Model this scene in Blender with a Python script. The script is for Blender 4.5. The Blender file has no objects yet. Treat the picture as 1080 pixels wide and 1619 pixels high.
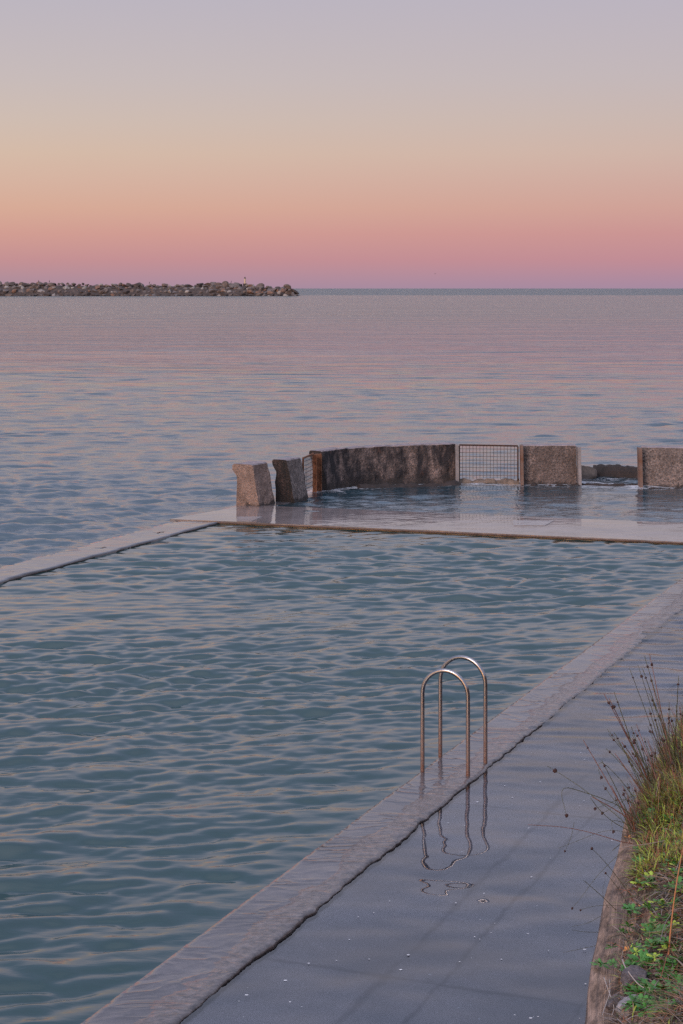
import bpy, bmesh, math, random
import numpy as np
from mathutils import Vector, Matrix, noise as mnoise

R = math.radians
SC = bpy.context.scene
COL = SC.collection

# ------------------------------------------------------------------ camera
CAM_H = 4.5
F = 2900.0                     # focal length in photograph pixels (1619 high)
cam = bpy.data.cameras.new('camera')
cam.sensor_fit = 'VERTICAL'
cam.sensor_height = 36.0
cam.sensor_width = 36.0
cam.lens = 36.0 * F / 1619.0
cam.shift_y = -(809.5 - 456.0) / 1619.0
cam.clip_start = 0.1
cam.clip_end = 90000.0
cam_o = bpy.data.objects.new('camera', cam)
COL.objects.link(cam_o)
cam_o.location = (0, 0, CAM_H)
cam_o.rotation_euler = (R(90), 0, 0)
SC.camera = cam_o

# ------------------------------------------------------------------ world: dusk sky
def lin(c):
    c = c / 255.0
    return c / 12.92 if c <= 0.04045 else ((c + 0.055) / 1.055) ** 2.4
def rgb(r, g, b):
    return (lin(r), lin(g), lin(b), 1.0)

SC.view_settings.view_transform = 'Standard'
SC.view_settings.look = 'None'
SC.view_settings.exposure = 0.0
SC.view_settings.gamma = 1.0
SC.cycles.use_denoising = False

world = bpy.data.worlds.new('World')
SC.world = world
world.use_nodes = True
wn, wl = world.node_tree.nodes, world.node_tree.links
wn.clear()
w_out = wn.new('ShaderNodeOutputWorld')
w_bg = wn.new('ShaderNodeBackground')
w_tc = wn.new('ShaderNodeTexCoord')
w_sep = wn.new('ShaderNodeSeparateXYZ')
w_as = wn.new('ShaderNodeMath'); w_as.operation = 'ARCSINE'
w_map = wn.new('ShaderNodeMapRange')
w_map.inputs['From Min'].default_value = R(-1)
w_map.inputs['From Max'].default_value = R(90)
w_pow = wn.new('ShaderNodeMath'); w_pow.operation = 'POWER'; w_pow.inputs[1].default_value = 0.5
wl.new(w_tc.outputs['Generated'], w_sep.inputs[0])
wl.new(w_sep.outputs['Z'], w_as.inputs[0])
wl.new(w_as.outputs[0], w_map.inputs['Value'])
wl.new(w_map.outputs[0], w_pow.inputs[0])
def ramp(stops):
    n = wn.new('ShaderNodeValToRGB')
    el = n.color_ramp.elements
    while len(el) > 1: el.remove(el[-1])
    for i, (deg, c) in enumerate(stops):
        p = math.sqrt((deg + 1) / 91.0)
        e = el[0] if i == 0 else el.new(p)
        e.position = p; e.color = rgb(*c)
    return n
SKY_L = [(-1, (150, 130, 148)), (0, (168, 140, 156)), (0.35, (180, 143, 153)), (0.9, (197, 146, 147)), (1.7, (211, 159, 146)),
         (2.5, (217, 173, 151)), (3.3, (216, 181, 161)), (4.2, (214, 188, 168)), (5.2, (208, 190, 178)), (6.5, (200, 188, 186)),
         (9, (188, 182, 192)), (12, (200, 193, 206)), (16, (194, 194, 215)), (21, (180, 186, 213)), (28, (165, 178, 210)), (45, (182, 195, 226)), (90, (285, 290, 318))]
SKY_R = [(-1, (150, 128, 150)), (0, (166, 138, 162)), (0.35, (176, 138, 158)), (0.9, (192, 140, 150)), (1.7, (201, 147, 148)),
         (2.5, (206, 160, 152)), (3.3, (206, 169, 160)), (4.2, (206, 179, 169)), (5.2, (201, 182, 176)), (6.5, (195, 183, 185)),
         (9, (187, 180, 192)), (12, (200, 193, 206)), (16, (194, 194, 215)), (21, (180, 186, 213)), (28, (165, 178, 210)), (45, (182, 195, 226)), (90, (285, 290, 318))]
rl, rr = ramp(SKY_L), ramp(SKY_R)
wl.new(w_pow.outputs[0], rl.inputs[0]); wl.new(w_pow.outputs[0], rr.inputs[0])
w_side = wn.new('ShaderNodeMapRange')
w_side.inputs['From Min'].default_value = -0.25
w_side.inputs['From Max'].default_value = 0.25
wl.new(w_sep.outputs['X'], w_side.inputs['Value'])
w_mix = wn.new('ShaderNodeMix'); w_mix.data_type = 'RGBA'
wl.new(w_side.outputs[0], w_mix.inputs[0])
wl.new(rl.outputs[0], w_mix.inputs[6]); wl.new(rr.outputs[0], w_mix.inputs[7])
# a trace of physical sky for the afterglow behind the camera
w_sky = wn.new('ShaderNodeTexSky'); w_sky.sky_type = 'NISHITA'; w_sky.sun_disc = False
w_sky.sun_elevation = R(2.0); w_sky.sun_rotation = R(215)
w_skm = wn.new('ShaderNodeMix'); w_skm.data_type = 'RGBA'; w_skm.blend_type = 'ADD'
w_skm.inputs[0].default_value = 0.03
w_sc = wn.new('ShaderNodeMix'); w_sc.data_type = 'RGBA'; w_sc.blend_type = 'ADD'
wl.new(w_mix.outputs[2], w_skm.inputs[6]); wl.new(w_sky.outputs[0], w_skm.inputs[7])
w_bk = wn.new('ShaderNodeMapRange')       # only behind the viewpoint's back (the west)
w_bk.inputs['From Min'].default_value = 0.25; w_bk.inputs['From Max'].default_value = -0.7
w_bk.inputs['To Min'].default_value = 0.0; w_bk.inputs['To Max'].default_value = 0.26
wl.new(w_sep.outputs['Y'], w_bk.inputs['Value'])
wl.new(w_bk.outputs[0], w_skm.inputs[0])
wl.new(w_skm.outputs[2], w_bg.inputs['Color'])
w_bg.inputs['Strength'].default_value = 1.0
wl.new(w_bg.outputs[0], w_out.inputs[0])

sun = bpy.data.lights.new('sun', 'SUN')
sun.energy = 1.75; sun.angle = R(25); sun.color = (1.0, 0.85, 0.77)
sun_o = bpy.data.objects.new('sun', sun); COL.objects.link(sun_o)
sun_o.rotation_euler = (R(58), 0, R(-35))     # glow from behind, left of the camera

# ------------------------------------------------------------------ helpers
rng = random.Random(7)
NP = np.random.RandomState(11)

def at(px, py, z=0.0):
    """photo pixel -> point on the horizontal plane z"""
    Y = F * (CAM_H - z) / (py - 456.0)
    return Vector(((px - 540.0) * Y / F, Y, z))

def tag(o, label=None, cat=None, group=None, kind=None):
    if label: o['label'] = label
    if cat: o['category'] = cat
    if group: o['group'] = group
    if kind: o['kind'] = kind
    return o

def empty(name, loc=(0, 0, 0), rz=0.0):
    o = bpy.data.objects.new(name, None); COL.objects.link(o)
    o.location = loc; o.rotation_euler = (0, 0, rz); o.empty_display_size = 0.2
    return o

def link_mesh(name, me, mats, parent=None, smooth=False):
    if not isinstance(mats, (list, tuple)): mats = [mats]
    for m in mats: me.materials.append(m)
    if smooth: me.shade_smooth()
    o = bpy.data.objects.new(name, me); COL.objects.link(o)
    if parent: o.parent = parent
    return o

def pyobj(name, verts, faces, mats, parent=None, smooth=False, mi=None):
    me = bpy.data.meshes.new(name)
    me.from_pydata([tuple(v) for v in verts], [], faces)
    if mi is not None: me.polygons.foreach_set('material_index', mi)
    me.update()
    return link_mesh(name, me, mats, parent, smooth)

def np_mesh(name, co, quads):
    me = bpy.data.meshes.new(name)
    n, m = len(co), len(quads)
    me.vertices.add(n); me.vertices.foreach_set('co', co.astype(np.float32).ravel())
    me.loops.add(m * 4); me.loops.foreach_set('vertex_index', quads.astype(np.int32).ravel())
    me.polygons.add(m); me.polygons.foreach_set('loop_start', np.arange(0, m * 4, 4, dtype=np.int32))
    me.update(calc_edges=True)
    return me

def compact(co, quads, extra=None):
    used = np.zeros(len(co), bool); used[quads.ravel()] = True
    idx = np.cumsum(used) - 1
    return co[used], idx[quads], (extra[used] if extra is not None else None)

class MB:
    """collects shapes into one mesh"""
    def __init__(s): s.v = []; s.f = []; s.m = []
    def add(s, vs, fs, mi=0):
        b = len(s.v); s.v += [tuple(v) for v in vs]
        for f in fs: s.f.append([i + b for i in f]); s.m.append(mi)
    def box(s, c, size, rz=0.0, mi=0):
        hx, hy, hz = size[0] / 2, size[1] / 2, size[2] / 2
        cs, sn = math.cos(rz), math.sin(rz)
        vs = []
        for z in (-hz, hz):
            for x, y in ((-hx, -hy), (hx, -hy), (hx, hy), (-hx, hy)):
                vs.append((c[0] + x * cs - y * sn, c[1] + x * sn + y * cs, c[2] + z))
        s.add(vs, [(3, 2, 1, 0), (4, 5, 6, 7), (0, 1, 5, 4), (1, 2, 6, 5), (2, 3, 7, 6), (3, 0, 4, 7)], mi)
    def tube(s, pts, r, n=6, mi=0, cap=True):
        pts = [Vector(p) for p in pts]
        rs = r if isinstance(r, (list, tuple)) else [r] * len(pts)
        t0 = (pts[1] - pts[0]).normalized()
        ref = Vector((0, 0, 1)) if abs(t0.z) < 0.8 else Vector((1, 0, 0))
        a = t0.cross(ref).normalized()
        vs = []
        for i, p in enumerate(pts):
            t = (pts[min(i + 1, len(pts) - 1)] - pts[max(i - 1, 0)]).normalized()
            a = (a - t * a.dot(t)).normalized(); b = t.cross(a)
            for k in range(n):
                an = 2 * math.pi * k / n
                vs.append(p + (a * math.cos(an) + b * math.sin(an)) * rs[i])
        fs = []
        for i in range(len(pts) - 1):
            for k in range(n):
                k2 = (k + 1) % n
                fs.append((i * n + k, i * n + k2, (i + 1) * n + k2, (i + 1) * n + k))
        if cap:
            fs.append(tuple(range(n))[::-1]); fs.append(tuple((len(pts) - 1) * n + k for k in range(n)))
        s.add(vs, fs, mi)
    def build(s, name, mats, parent=None, smooth=False):
        return pyobj(name, s.v, s.f, mats, parent, smooth, s.m)

# ------------------------------------------------------------------ materials
def newmat(name):
    m = bpy.data.materials.new(name); m.use_nodes = True
    nt = m.node_tree; b = nt.nodes['Principled BSDF']
    return m, nt, b
def N(nt, t, **kw):
    n = nt.nodes.new(t)
    for k, v in kw.items():
        if hasattr(n, k) and not isinstance(n.inputs.get(k), bpy.types.NodeSocket): setattr(n, k, v)
        else: n.inputs[k].default_value = v
    return n
def tex_noise(nt, scale, detail=4, rough=0.55, vec=None, dist=0.0):
    n = nt.nodes.new('ShaderNodeTexNoise')
    n.inputs['Scale'].default_value = scale; n.inputs['Detail'].default_value = detail
    n.inputs['Roughness'].default_value = rough; n.inputs['Distortion'].default_value = dist
    if vec: nt.links.new(vec, n.inputs['Vector'])
    return n
def cramp(nt, fac, stops):
    n = nt.nodes.new('ShaderNodeValToRGB'); el = n.color_ramp.elements
    while len(el) > 1: el.remove(el[-1])
    for i, (p, c) in enumerate(stops):
        e = el[0] if i == 0 else el.new(p)
        e.position = p; e.color = c if len(c) == 4 else (*c, 1)
    nt.links.new(fac, n.inputs[0]); return n
def mixc(nt, fac, a, b, mode='MIX'):
    n = nt.nodes.new('ShaderNodeMix'); n.data_type = 'RGBA'; n.blend_type = mode
    for s, v in ((0, fac), (6, a), (7, b)):
        if isinstance(v, bpy.types.NodeSocket): nt.links.new(v, n.inputs[s])
        elif isinstance(v, (int, float)): n.inputs[s].default_value = v
        else: n.inputs[s].default_value = (*v, 1) if len(v) == 3 else v
    return n.outputs[2]
def bump(nt, h, strength, dist, prev=None, fw=None):
    n = nt.nodes.new('ShaderNodeBump'); n.inputs['Strength'].default_value = strength; n.inputs['Distance'].default_value = dist
    nt.links.new(h, n.inputs['Height'])
    if fw is not None and 'Filter Width' in n.inputs: n.inputs['Filter Width'].default_value = fw
    if prev: nt.links.new(prev, n.inputs['Normal'])
    return n.outputs[0]
def objco(nt, scale=None, rz=0.0):
    tc = nt.nodes.new('ShaderNodeTexCoord')
    if scale is None: return tc.outputs['Object']
    mp = nt.nodes.new('ShaderNodeMapping'); mp.inputs['Scale'].default_value = scale; mp.inputs['Rotation'].default_value = (0, 0, rz)
    nt.links.new(tc.outputs['Object'], mp.inputs['Vector'])
    return mp.outputs[0]
def mth(nt, op, a, b=None, clamp=False):
    n = nt.nodes.new('ShaderNodeMath'); n.operation = op; n.use_clamp = clamp
    for i, v in enumerate((a, b)):
        if v is None: continue
        if isinstance(v, bpy.types.NodeSocket): nt.links.new(v, n.inputs[i])
        else: n.inputs[i].default_value = v
    return n.outputs[0]

def mat_water(name, deep, fine=1.0, foam=False, sea=False):
    m, nt, b = newmat(name)
    b.inputs['Roughness'].default_value = 0.06
    b.inputs['IOR'].default_value = 2.05 if sea else 1.66
    co = objco(nt)
    big = tex_noise(nt, 0.12, 3, 0.5, co)
    c = mixc(nt, big.outputs[0], deep, tuple(x * 1.35 for x in deep))
    # unresolved ripples, crests lying across the travel direction
    c1 = objco(nt, (3.0, 8.5, 1.0), R(-12))
    r1 = tex_noise(nt, 1.0, 3, 0.55, c1, 0.5)
    nb = bump(nt, r1.outputs[0], 1.0, 0.020 * fine, None, 0.01)
    if sea:
        c2 = objco(nt, (0.10, 0.34, 1.0), R(-6))
        r2 = tex_noise(nt, 1.0, 4, 0.60, c2, 0.3)
        gust = tex_noise(nt, 1.0, 4, 0.65, objco(nt, (0.010, 0.045, 1.0), R(-3)), 0.6)
        gf = cramp(nt, gust.outputs[0], [(0.36, (0.35, 0.35, 0.35)), (0.62, (1.5, 1.5, 1.5))])
        ra = nt.nodes.new('ShaderNodeAttribute'); ra.attribute_name = 'ruffle'
        nt.links.new(mth(nt, 'ADD', 0.06, mth(nt, 'MULTIPLY', ra.outputs['Fac'], 0.08)), b.inputs['Roughness'])
        nb = bump(nt, mth(nt, 'MULTIPLY', mth(nt, 'MULTIPLY', r2.outputs[0], gf.outputs[0]), ra.outputs['Fac']), 1.0, 1.5, nb, 0.01)
        r3 = tex_noise(nt, 1.0, 5, 0.72, objco(nt, (0.030, 0.085, 1.0), R(-5)), 0.4)
        fa = nt.nodes.new('ShaderNodeAttribute'); fa.attribute_name = 'swell'
        nb = bump(nt, mth(nt, 'MULTIPLY', r3.outputs[0], fa.outputs['Fac']), 1.0, 7.0, nb, 0.01)
    nt.links.new(nb, b.inputs['Normal'])
    if foam:
        at_ = nt.nodes.new('ShaderNodeAttribute'); at_.attribute_name = 'foam'
        fn = tex_noise(nt, 1.0, 6, 0.65, objco(nt, (2.2, 5.5, 1)), 1.8)
        s = mth(nt, 'ADD', fn.outputs[0], mth(nt, 'MULTIPLY', at_.outputs['Fac'], 0.22))
        fac = cramp(nt, s, [(0.68, (0, 0, 0)), (0.77, (1, 1, 1))])
        c = mixc(nt, fac.outputs[0], c, (0.55, 0.56, 0.62))
    nt.links.new(c, b.inputs['Base Color'])
    return m
M_POOL = mat_water('pool_water', (0.004, 0.028, 0.029), 0.24)
M_SEA = mat_water('sea_water', (0.008, 0.028, 0.040), 1.0, foam=True, sea=True)

def mat_film():
    """thin clear water lying over the flooded walkway"""
    m, nt, b = newmat('shallow_water')
    out = nt.nodes['Material Output']
    tr = nt.nodes.new('ShaderNodeBsdfTransparent'); tr.inputs[0].default_value = (0.80, 0.86, 0.90, 1)
    gl = nt.nodes.new('ShaderNodeBsdfGlossy'); gl.inputs['Roughness'].default_value = 0.015
    fr = nt.nodes.new('ShaderNodeFresnel'); fr.inputs['IOR'].default_value = 2.05
    mx = nt.nodes.new('ShaderNodeMixShader')
    r1 = tex_noise(nt, 1.0, 1, 0.4, objco(nt, (0.9, 2.6, 1), R(-10)), 0.5)
    nb = bump(nt, r1.outputs[0], 1.0, 0.003, None, 0.02)
    nt.links.new(nb, gl.inputs['Normal']); nt.links.new(nb, fr.inputs['Normal'])
    nt.links.new(fr.outputs[0], mx.inputs[0]); nt.links.new(tr.outputs[0], mx.inputs[1]); nt.links.new(gl.outputs[0], mx.inputs[2])
    nt.links.new(mx.outputs[0], out.inputs['Surface'])
    nt.nodes.remove(b)
    return m
M_FILM = mat_film()

def mat_wet_concrete(name, c0, c1, coat=1.0, joints=None, ripple=0.004, rough=0.6):
    m, nt, b = newmat(name)
    co = objco(nt)
    n1 = tex_noise(nt, 0.9, 8, 0.62, co, 0.5)
    n2 = tex_noise(nt, 14, 5, 0.6, co)
    col = mixc(nt, cramp(nt, n1.outputs[0], [(0.35, (0, 0, 0)), (0.66, (1, 1, 1))]).outputs[0], c0, c1)
    dk = cramp(nt, n2.outputs[0], [(0.3, (0.72, 0.70, 0.70)), (0.65, (1.08, 1.05, 1.04))])
    col = mixc(nt, 1.0, col, dk.outputs[0], 'MULTIPLY')
    n3 = tex_noise(nt, 2.2, 6, 0.7, co, 2.5)
    cr = cramp(nt, mth(nt, 'ABSOLUTE', mth(nt, 'SUBTRACT', n3.outputs[0], 0.5)), [(0.0, (0.40, 0.36, 0.36)), (0.014, (1, 1, 1))])
    col = mixc(nt, 0.75, col, cr.outputs[0], 'MULTIPLY')
    nt.links.new(col, b.inputs['Base Color'])
    b.inputs['Roughness'].default_value = rough
    nt.links.new(bump(nt, n2.outputs[0], 0.35, 0.01), b.inputs['Normal'])
    if coat:
        b.inputs['Coat Weight'].default_value = coat
        b.inputs['Coat Roughness'].default_value = 0.03
        b.inputs['Coat IOR'].default_value = 1.36
        rp = tex_noise(nt, 1.0, 4, 0.55, objco(nt, (1.0, 1.6, 1), R(40)), 2.2)
        nt.links.new(bump(nt, rp.outputs[0], 1.0, ripple, None, 0.02), b.inputs['Coat Normal'])
    return m
M_KERB = mat_wet_concrete('wet_kerb_concrete', (0.115, 0.096, 0.104), (0.20, 0.172, 0.180), 1.0, ripple=0.014)
def mat_kerb():
    m, nt, b = newmat('wet_kerb_concrete')
    co = objco(nt)
    def dot(v, off):
        d = nt.nodes.new('ShaderNodeVectorMath'); d.operation = 'DOT_PRODUCT'; nt.links.new(co, d.inputs[0]); d.inputs[1].default_value = (v[0], v[1], 0)
        return mth(nt, 'SUBTRACT', d.outputs['Value'], off)
    tt = dot((-0.9288, 0.3706), -0.9288 * -1.606 + 0.3706 * 11.22)      # 0 at the pool edge, -0.54 outside
    ss = dot((0.3706, 0.9288), 0.3706 * -1.606 + 0.9288 * 11.22)
    n1 = tex_noise(nt, 1.1, 8, 0.66, co, 0.8)
    n2 = tex_noise(nt, 16, 5, 0.65, co)
    n3 = tex_noise(nt, 3.2, 5, 0.6, co)
    col = mixc(nt, cramp(nt, n1.outputs[0], [(0.38, (0, 0, 0)), (0.62, (1, 1, 1))]).outputs[0], (0.034, 0.029, 0.034), (0.085, 0.073, 0.081))
    # rougher, browner mortar along the outer side
    o = mth(nt, 'ADD', tt, mth(nt, 'MULTIPLY', mth(nt, 'SUBTRACT', n1.outputs[0], 0.5), 0.55))
    of = cramp(nt, mth(nt, 'MULTIPLY', o, -1.0), [(0.30, (0, 0, 0)), (0.33, (0.9, 0.9, 0.9))]).outputs[0]
    rough_c = cramp(nt, n2.outputs[0], [(0.35, (0.040, 0.031, 0.032)), (0.65, (0.135, 0.108, 0.108))]).outputs[0]
    col = mixc(nt, of, col, rough_c)
    # casting joints and wandering cracks
    j = mth(nt, 'ABSOLUTE', mth(nt, 'SUBTRACT', mth(nt, 'FRACT', mth(nt, 'DIVIDE', mth(nt, 'ADD', ss, mth(nt, 'ADD', mth(nt, 'MULTIPLY', tt, 0.5), mth(nt, 'MULTIPLY', n3.outputs[0], 0.25))), 1.93)), 0.5))
    jf = cramp(nt, j, [(0.0, (0.32, 0.28, 0.28)), (0.006, (1, 1, 1))]).outputs[0]
    col = mixc(nt, 0.8, col, jf, 'MULTIPLY')
    n4 = tex_noise(nt, 1.4, 5, 0.7, co, 2.2)
    cr = cramp(nt, mth(nt, 'ABSOLUTE', mth(nt, 'SUBTRACT', n4.outputs[0], 0.5)), [(0.0, (0.35, 0.30, 0.30)), (0.008, (1, 1, 1))]).outputs[0]
    col = mixc(nt, 0.7, col, cr, 'MULTIPLY')
    col = mixc(nt, 1.0, col, cramp(nt, n2.outputs[0], [(0.32, (0.8, 0.8, 0.8)), (0.66, (1.1, 1.1, 1.1))]).outputs[0], 'MULTIPLY')
    nt.links.new(col, b.inputs['Base Color'])
    b.inputs['Roughness'].default_value = 0.6
    nt.links.new(bump(nt, n2.outputs[0], 0.6, 0.012), b.inputs['Normal'])
    # sheet of water draining across: long folds plus small wrinkles
    b.inputs['Coat Weight'].default_value = 1.0; b.inputs['Coat Roughness'].default_value = 0.05; b.inputs['Coat IOR'].default_value = 1.40
    f1 = tex_noise(nt, 1.0, 3, 0.5, objco(nt, (0.8, 1.7, 1), R(25)), 1.5)
    f2 = tex_noise(nt, 1.0, 4, 0.6, objco(nt, (9, 16, 1), R(30)), 1.0)
    fold = mth(nt, 'POWER', mth(nt, 'SUBTRACT', 1.0, mth(nt, 'MULTIPLY', mth(nt, 'ABSOLUTE', mth(nt, 'SUBTRACT', f1.outputs[0], 0.5)), 2.0)), 6.0)
    nb = bump(nt, fold, 1.0, 0.006, None, 0.02)
    nb = bump(nt, f2.outputs[0], 1.0, 0.0015, nb, 0.02)
    nb = bump(nt, mth(nt, 'MULTIPLY', n2.outputs[0], of), 1.0, 0.009, nb, 0.02)
    nt.links.new(nb, b.inputs['Coat Normal'])
    return m
M_KERB = mat_kerb()
M_DECK = mat_wet_concrete('wet_deck_concrete', (0.10, 0.080, 0.082), (0.20, 0.160, 0.162), 1.0, ripple=0.004)
M_LWALL = mat_wet_concrete('wet_side_wall_concrete', (0.05, 0.045, 0.05), (0.10, 0.086, 0.092), 1.0, ripple=0.012)
M_PATCH = mat_wet_concrete('pale_patch_concrete', (0.22, 0.20, 0.21), (0.30, 0.28, 0.29), 0.6)

def mat_floor():
    m, nt, b = newmat('walkway_floor')
    co = objco(nt)
    n1 = tex_noise(nt, 0.55, 7, 0.6, co, 0.6)
    n2 = tex_noise(nt, 9, 5, 0.6, co)
    col = mixc(nt, cramp(nt, n1.outputs[0], [(0.35, (0, 0, 0)), (0.65, (1, 1, 1))]).outputs[0], (0.17, 0.140, 0.158), (0.42, 0.36, 0.39))
    col = mixc(nt, 1.0, col, cramp(nt, n2.outputs[0], [(0.3, (0.88, 0.88, 0.88)), (0.62, (1.04, 1.04, 1.04))]).outputs[0], 'MULTIPLY')
    # worn slab joints along and across the path (object axes: x along, y across)
    tc = nt.nodes.new('ShaderNodeTexCoord'); sep = nt.nodes.new('ShaderNodeSeparateXYZ')
    nt.links.new(tc.outputs['Object'], sep.inputs[0])
    wob = tex_noise(nt, 1.3, 5, 0.65, co)
    wv = mth(nt, 'MULTIPLY', mth(nt, 'SUBTRACT', wob.outputs[0], 0.5), 0.16)
    wid = tex_noise(nt, 3.0, 4, 0.7, co)
    for axis, pos, w in (('Y', -1.42, 0.018), ('Y', -1.80, 0.012), ('Y', -2.75, 0.012),
                         ('X', 1.55, 0.016), ('X', 5.6, 0.012), ('X', 9.9, 0.012), ('X', 14.2, 0.012)):
        d = mth(nt, 'ABSOLUTE', mth(nt, 'ADD', mth(nt, 'SUBTRACT', sep.outputs[axis], pos), wv))
        d = mth(nt, 'DIVIDE', d, w * 2.2)
        d = mth(nt, 'ADD', d, mth(nt, 'MULTIPLY', mth(nt, 'SUBTRACT', wid.outputs[0], 0.5), 3.0))
        f = cramp(nt, d, [(0.0, (0.34, 0.32, 0.36)), (1.0, (1, 1, 1))])
        col = mixc(nt, 0.85, col, f.outputs[0], 'MULTIPLY')
    nt.links.new(col, b.inputs['Base Color'])
    b.inputs['Roughness'].default_value = 0.8
    nt.links.new(bump(nt, n2.outputs[0], 0.5, 0.01), b.inputs['Normal'])
    return m
M_FLOOR = mat_floor()

def mat_simple(name, c, rough=0.7, metal=0.0, var=0.25, scale=8.0, bmp=0.3, c2=None, bs=None, spec=0.5):
    m, nt, b = newmat(name)
    co = objco(nt)
    n1 = tex_noise(nt, scale, 6, 0.6, co)
    lo = tuple(x * (1 - var) for x in c); hi = c2 if c2 else tuple(min(1, x * (1 + var)) for x in c)
    f = cramp(nt, n1.outputs[0], [(0.32, (0, 0, 0)), (0.68, (1, 1, 1))])
    nt.links.new(mixc(nt, f.outputs[0], lo, hi), b.inputs['Base Color'])
    b.inputs['Roughness'].default_value = rough; b.inputs['Metallic'].default_value = metal
    b.inputs['Specular IOR Level'].default_value = spec
    if bmp: 
        n2 = tex_noise(nt, bs or scale * 4, 5, 0.6, co)
        nt.links.new(bump(nt, n2.outputs[0], bmp, 0.02), b.inputs['Normal'])
    return m

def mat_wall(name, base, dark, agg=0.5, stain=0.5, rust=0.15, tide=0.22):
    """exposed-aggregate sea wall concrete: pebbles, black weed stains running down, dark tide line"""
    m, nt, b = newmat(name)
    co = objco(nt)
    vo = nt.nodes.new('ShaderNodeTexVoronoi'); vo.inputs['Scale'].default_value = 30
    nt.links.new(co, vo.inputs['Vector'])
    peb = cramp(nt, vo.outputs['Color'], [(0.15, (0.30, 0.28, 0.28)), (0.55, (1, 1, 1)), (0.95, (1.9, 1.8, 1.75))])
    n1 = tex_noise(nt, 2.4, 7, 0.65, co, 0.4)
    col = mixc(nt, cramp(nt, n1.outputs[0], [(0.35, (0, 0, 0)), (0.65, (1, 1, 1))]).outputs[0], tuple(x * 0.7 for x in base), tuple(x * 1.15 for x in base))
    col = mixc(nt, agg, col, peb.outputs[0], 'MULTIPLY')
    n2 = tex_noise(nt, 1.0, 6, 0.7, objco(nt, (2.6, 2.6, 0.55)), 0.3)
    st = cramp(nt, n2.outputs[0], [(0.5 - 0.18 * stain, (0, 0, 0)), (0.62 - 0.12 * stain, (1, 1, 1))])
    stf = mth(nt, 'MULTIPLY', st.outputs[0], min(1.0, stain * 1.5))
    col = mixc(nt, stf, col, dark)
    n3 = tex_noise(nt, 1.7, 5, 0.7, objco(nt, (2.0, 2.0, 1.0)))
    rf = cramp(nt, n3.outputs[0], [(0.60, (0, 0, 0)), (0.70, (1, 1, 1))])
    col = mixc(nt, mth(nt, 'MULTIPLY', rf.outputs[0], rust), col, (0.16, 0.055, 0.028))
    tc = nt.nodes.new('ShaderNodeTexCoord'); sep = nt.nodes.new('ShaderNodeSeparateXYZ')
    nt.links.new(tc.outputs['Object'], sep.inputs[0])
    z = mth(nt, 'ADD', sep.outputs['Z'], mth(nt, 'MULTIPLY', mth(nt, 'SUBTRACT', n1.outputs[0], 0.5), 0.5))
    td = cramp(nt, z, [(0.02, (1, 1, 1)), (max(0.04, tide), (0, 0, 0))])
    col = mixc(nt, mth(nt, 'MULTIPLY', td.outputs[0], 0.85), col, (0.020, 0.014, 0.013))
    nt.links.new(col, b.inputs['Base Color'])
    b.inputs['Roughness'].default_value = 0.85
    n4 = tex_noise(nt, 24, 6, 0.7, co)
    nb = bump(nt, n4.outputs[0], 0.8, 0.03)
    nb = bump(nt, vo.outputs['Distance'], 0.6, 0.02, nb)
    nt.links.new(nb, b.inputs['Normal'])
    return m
M_W_PALE = mat_wall('pale_block_concrete', (0.25, 0.170, 0.145), (0.12, 0.075, 0.06), 0.35, 0.30, 0.25, 0.07)
M_W_MID = mat_wall('speckled_block_concrete', (0.145, 0.108, 0.100), (0.06, 0.042, 0.038), 0.75, 0.30, 0.12, 0.12)
M_W_MID2 = mat_wall('speckled_grey_concrete', (0.175, 0.138, 0.130), (0.09, 0.065, 0.06), 0.75, 0.25, 0.10, 0.10)
M_W_DARK = mat_wall('weed_stained_concrete', (0.15, 0.108, 0.100), (0.014, 0.010, 0.013), 0.75, 0.8, 0.25, 0.22)
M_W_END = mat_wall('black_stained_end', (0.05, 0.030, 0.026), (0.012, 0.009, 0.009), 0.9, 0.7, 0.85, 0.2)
M_W_TOP = mat_simple('top_lit_wall_concrete', (0.20, 0.165, 0.18), 0.7, var=0.35, scale=6)  # wall tops: lavender highlight from the sky painted into a lighter concrete colour
M_RUST = mat_simple('rusted_steel', (0.16, 0.055, 0.026), 0.85, 0.2, 0.5, 9, 0.5, c2=(0.26, 0.11, 0.06))
M_RUSTD = mat_simple('dark_rusted_steel', (0.060, 0.028, 0.020), 0.8, 0.3, 0.4, 12, 0.5)
M_PALEP = mat_simple('pale_channel', (0.19, 0.165, 0.17), 0.6, 0.0, 0.3, 5, 0.2)
M_RUSTP = mat_simple('pale_channel_rusty', (0.17, 0.065, 0.03), 0.7, 0.0, 0.3, 2.2, 0.2, c2=(0.17, 0.13, 0.12))
M_WIRE = mat_simple('galvanised_wire', (0.13, 0.115, 0.12), 0.6, 0.5, 0.3, 6, 0)

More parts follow.
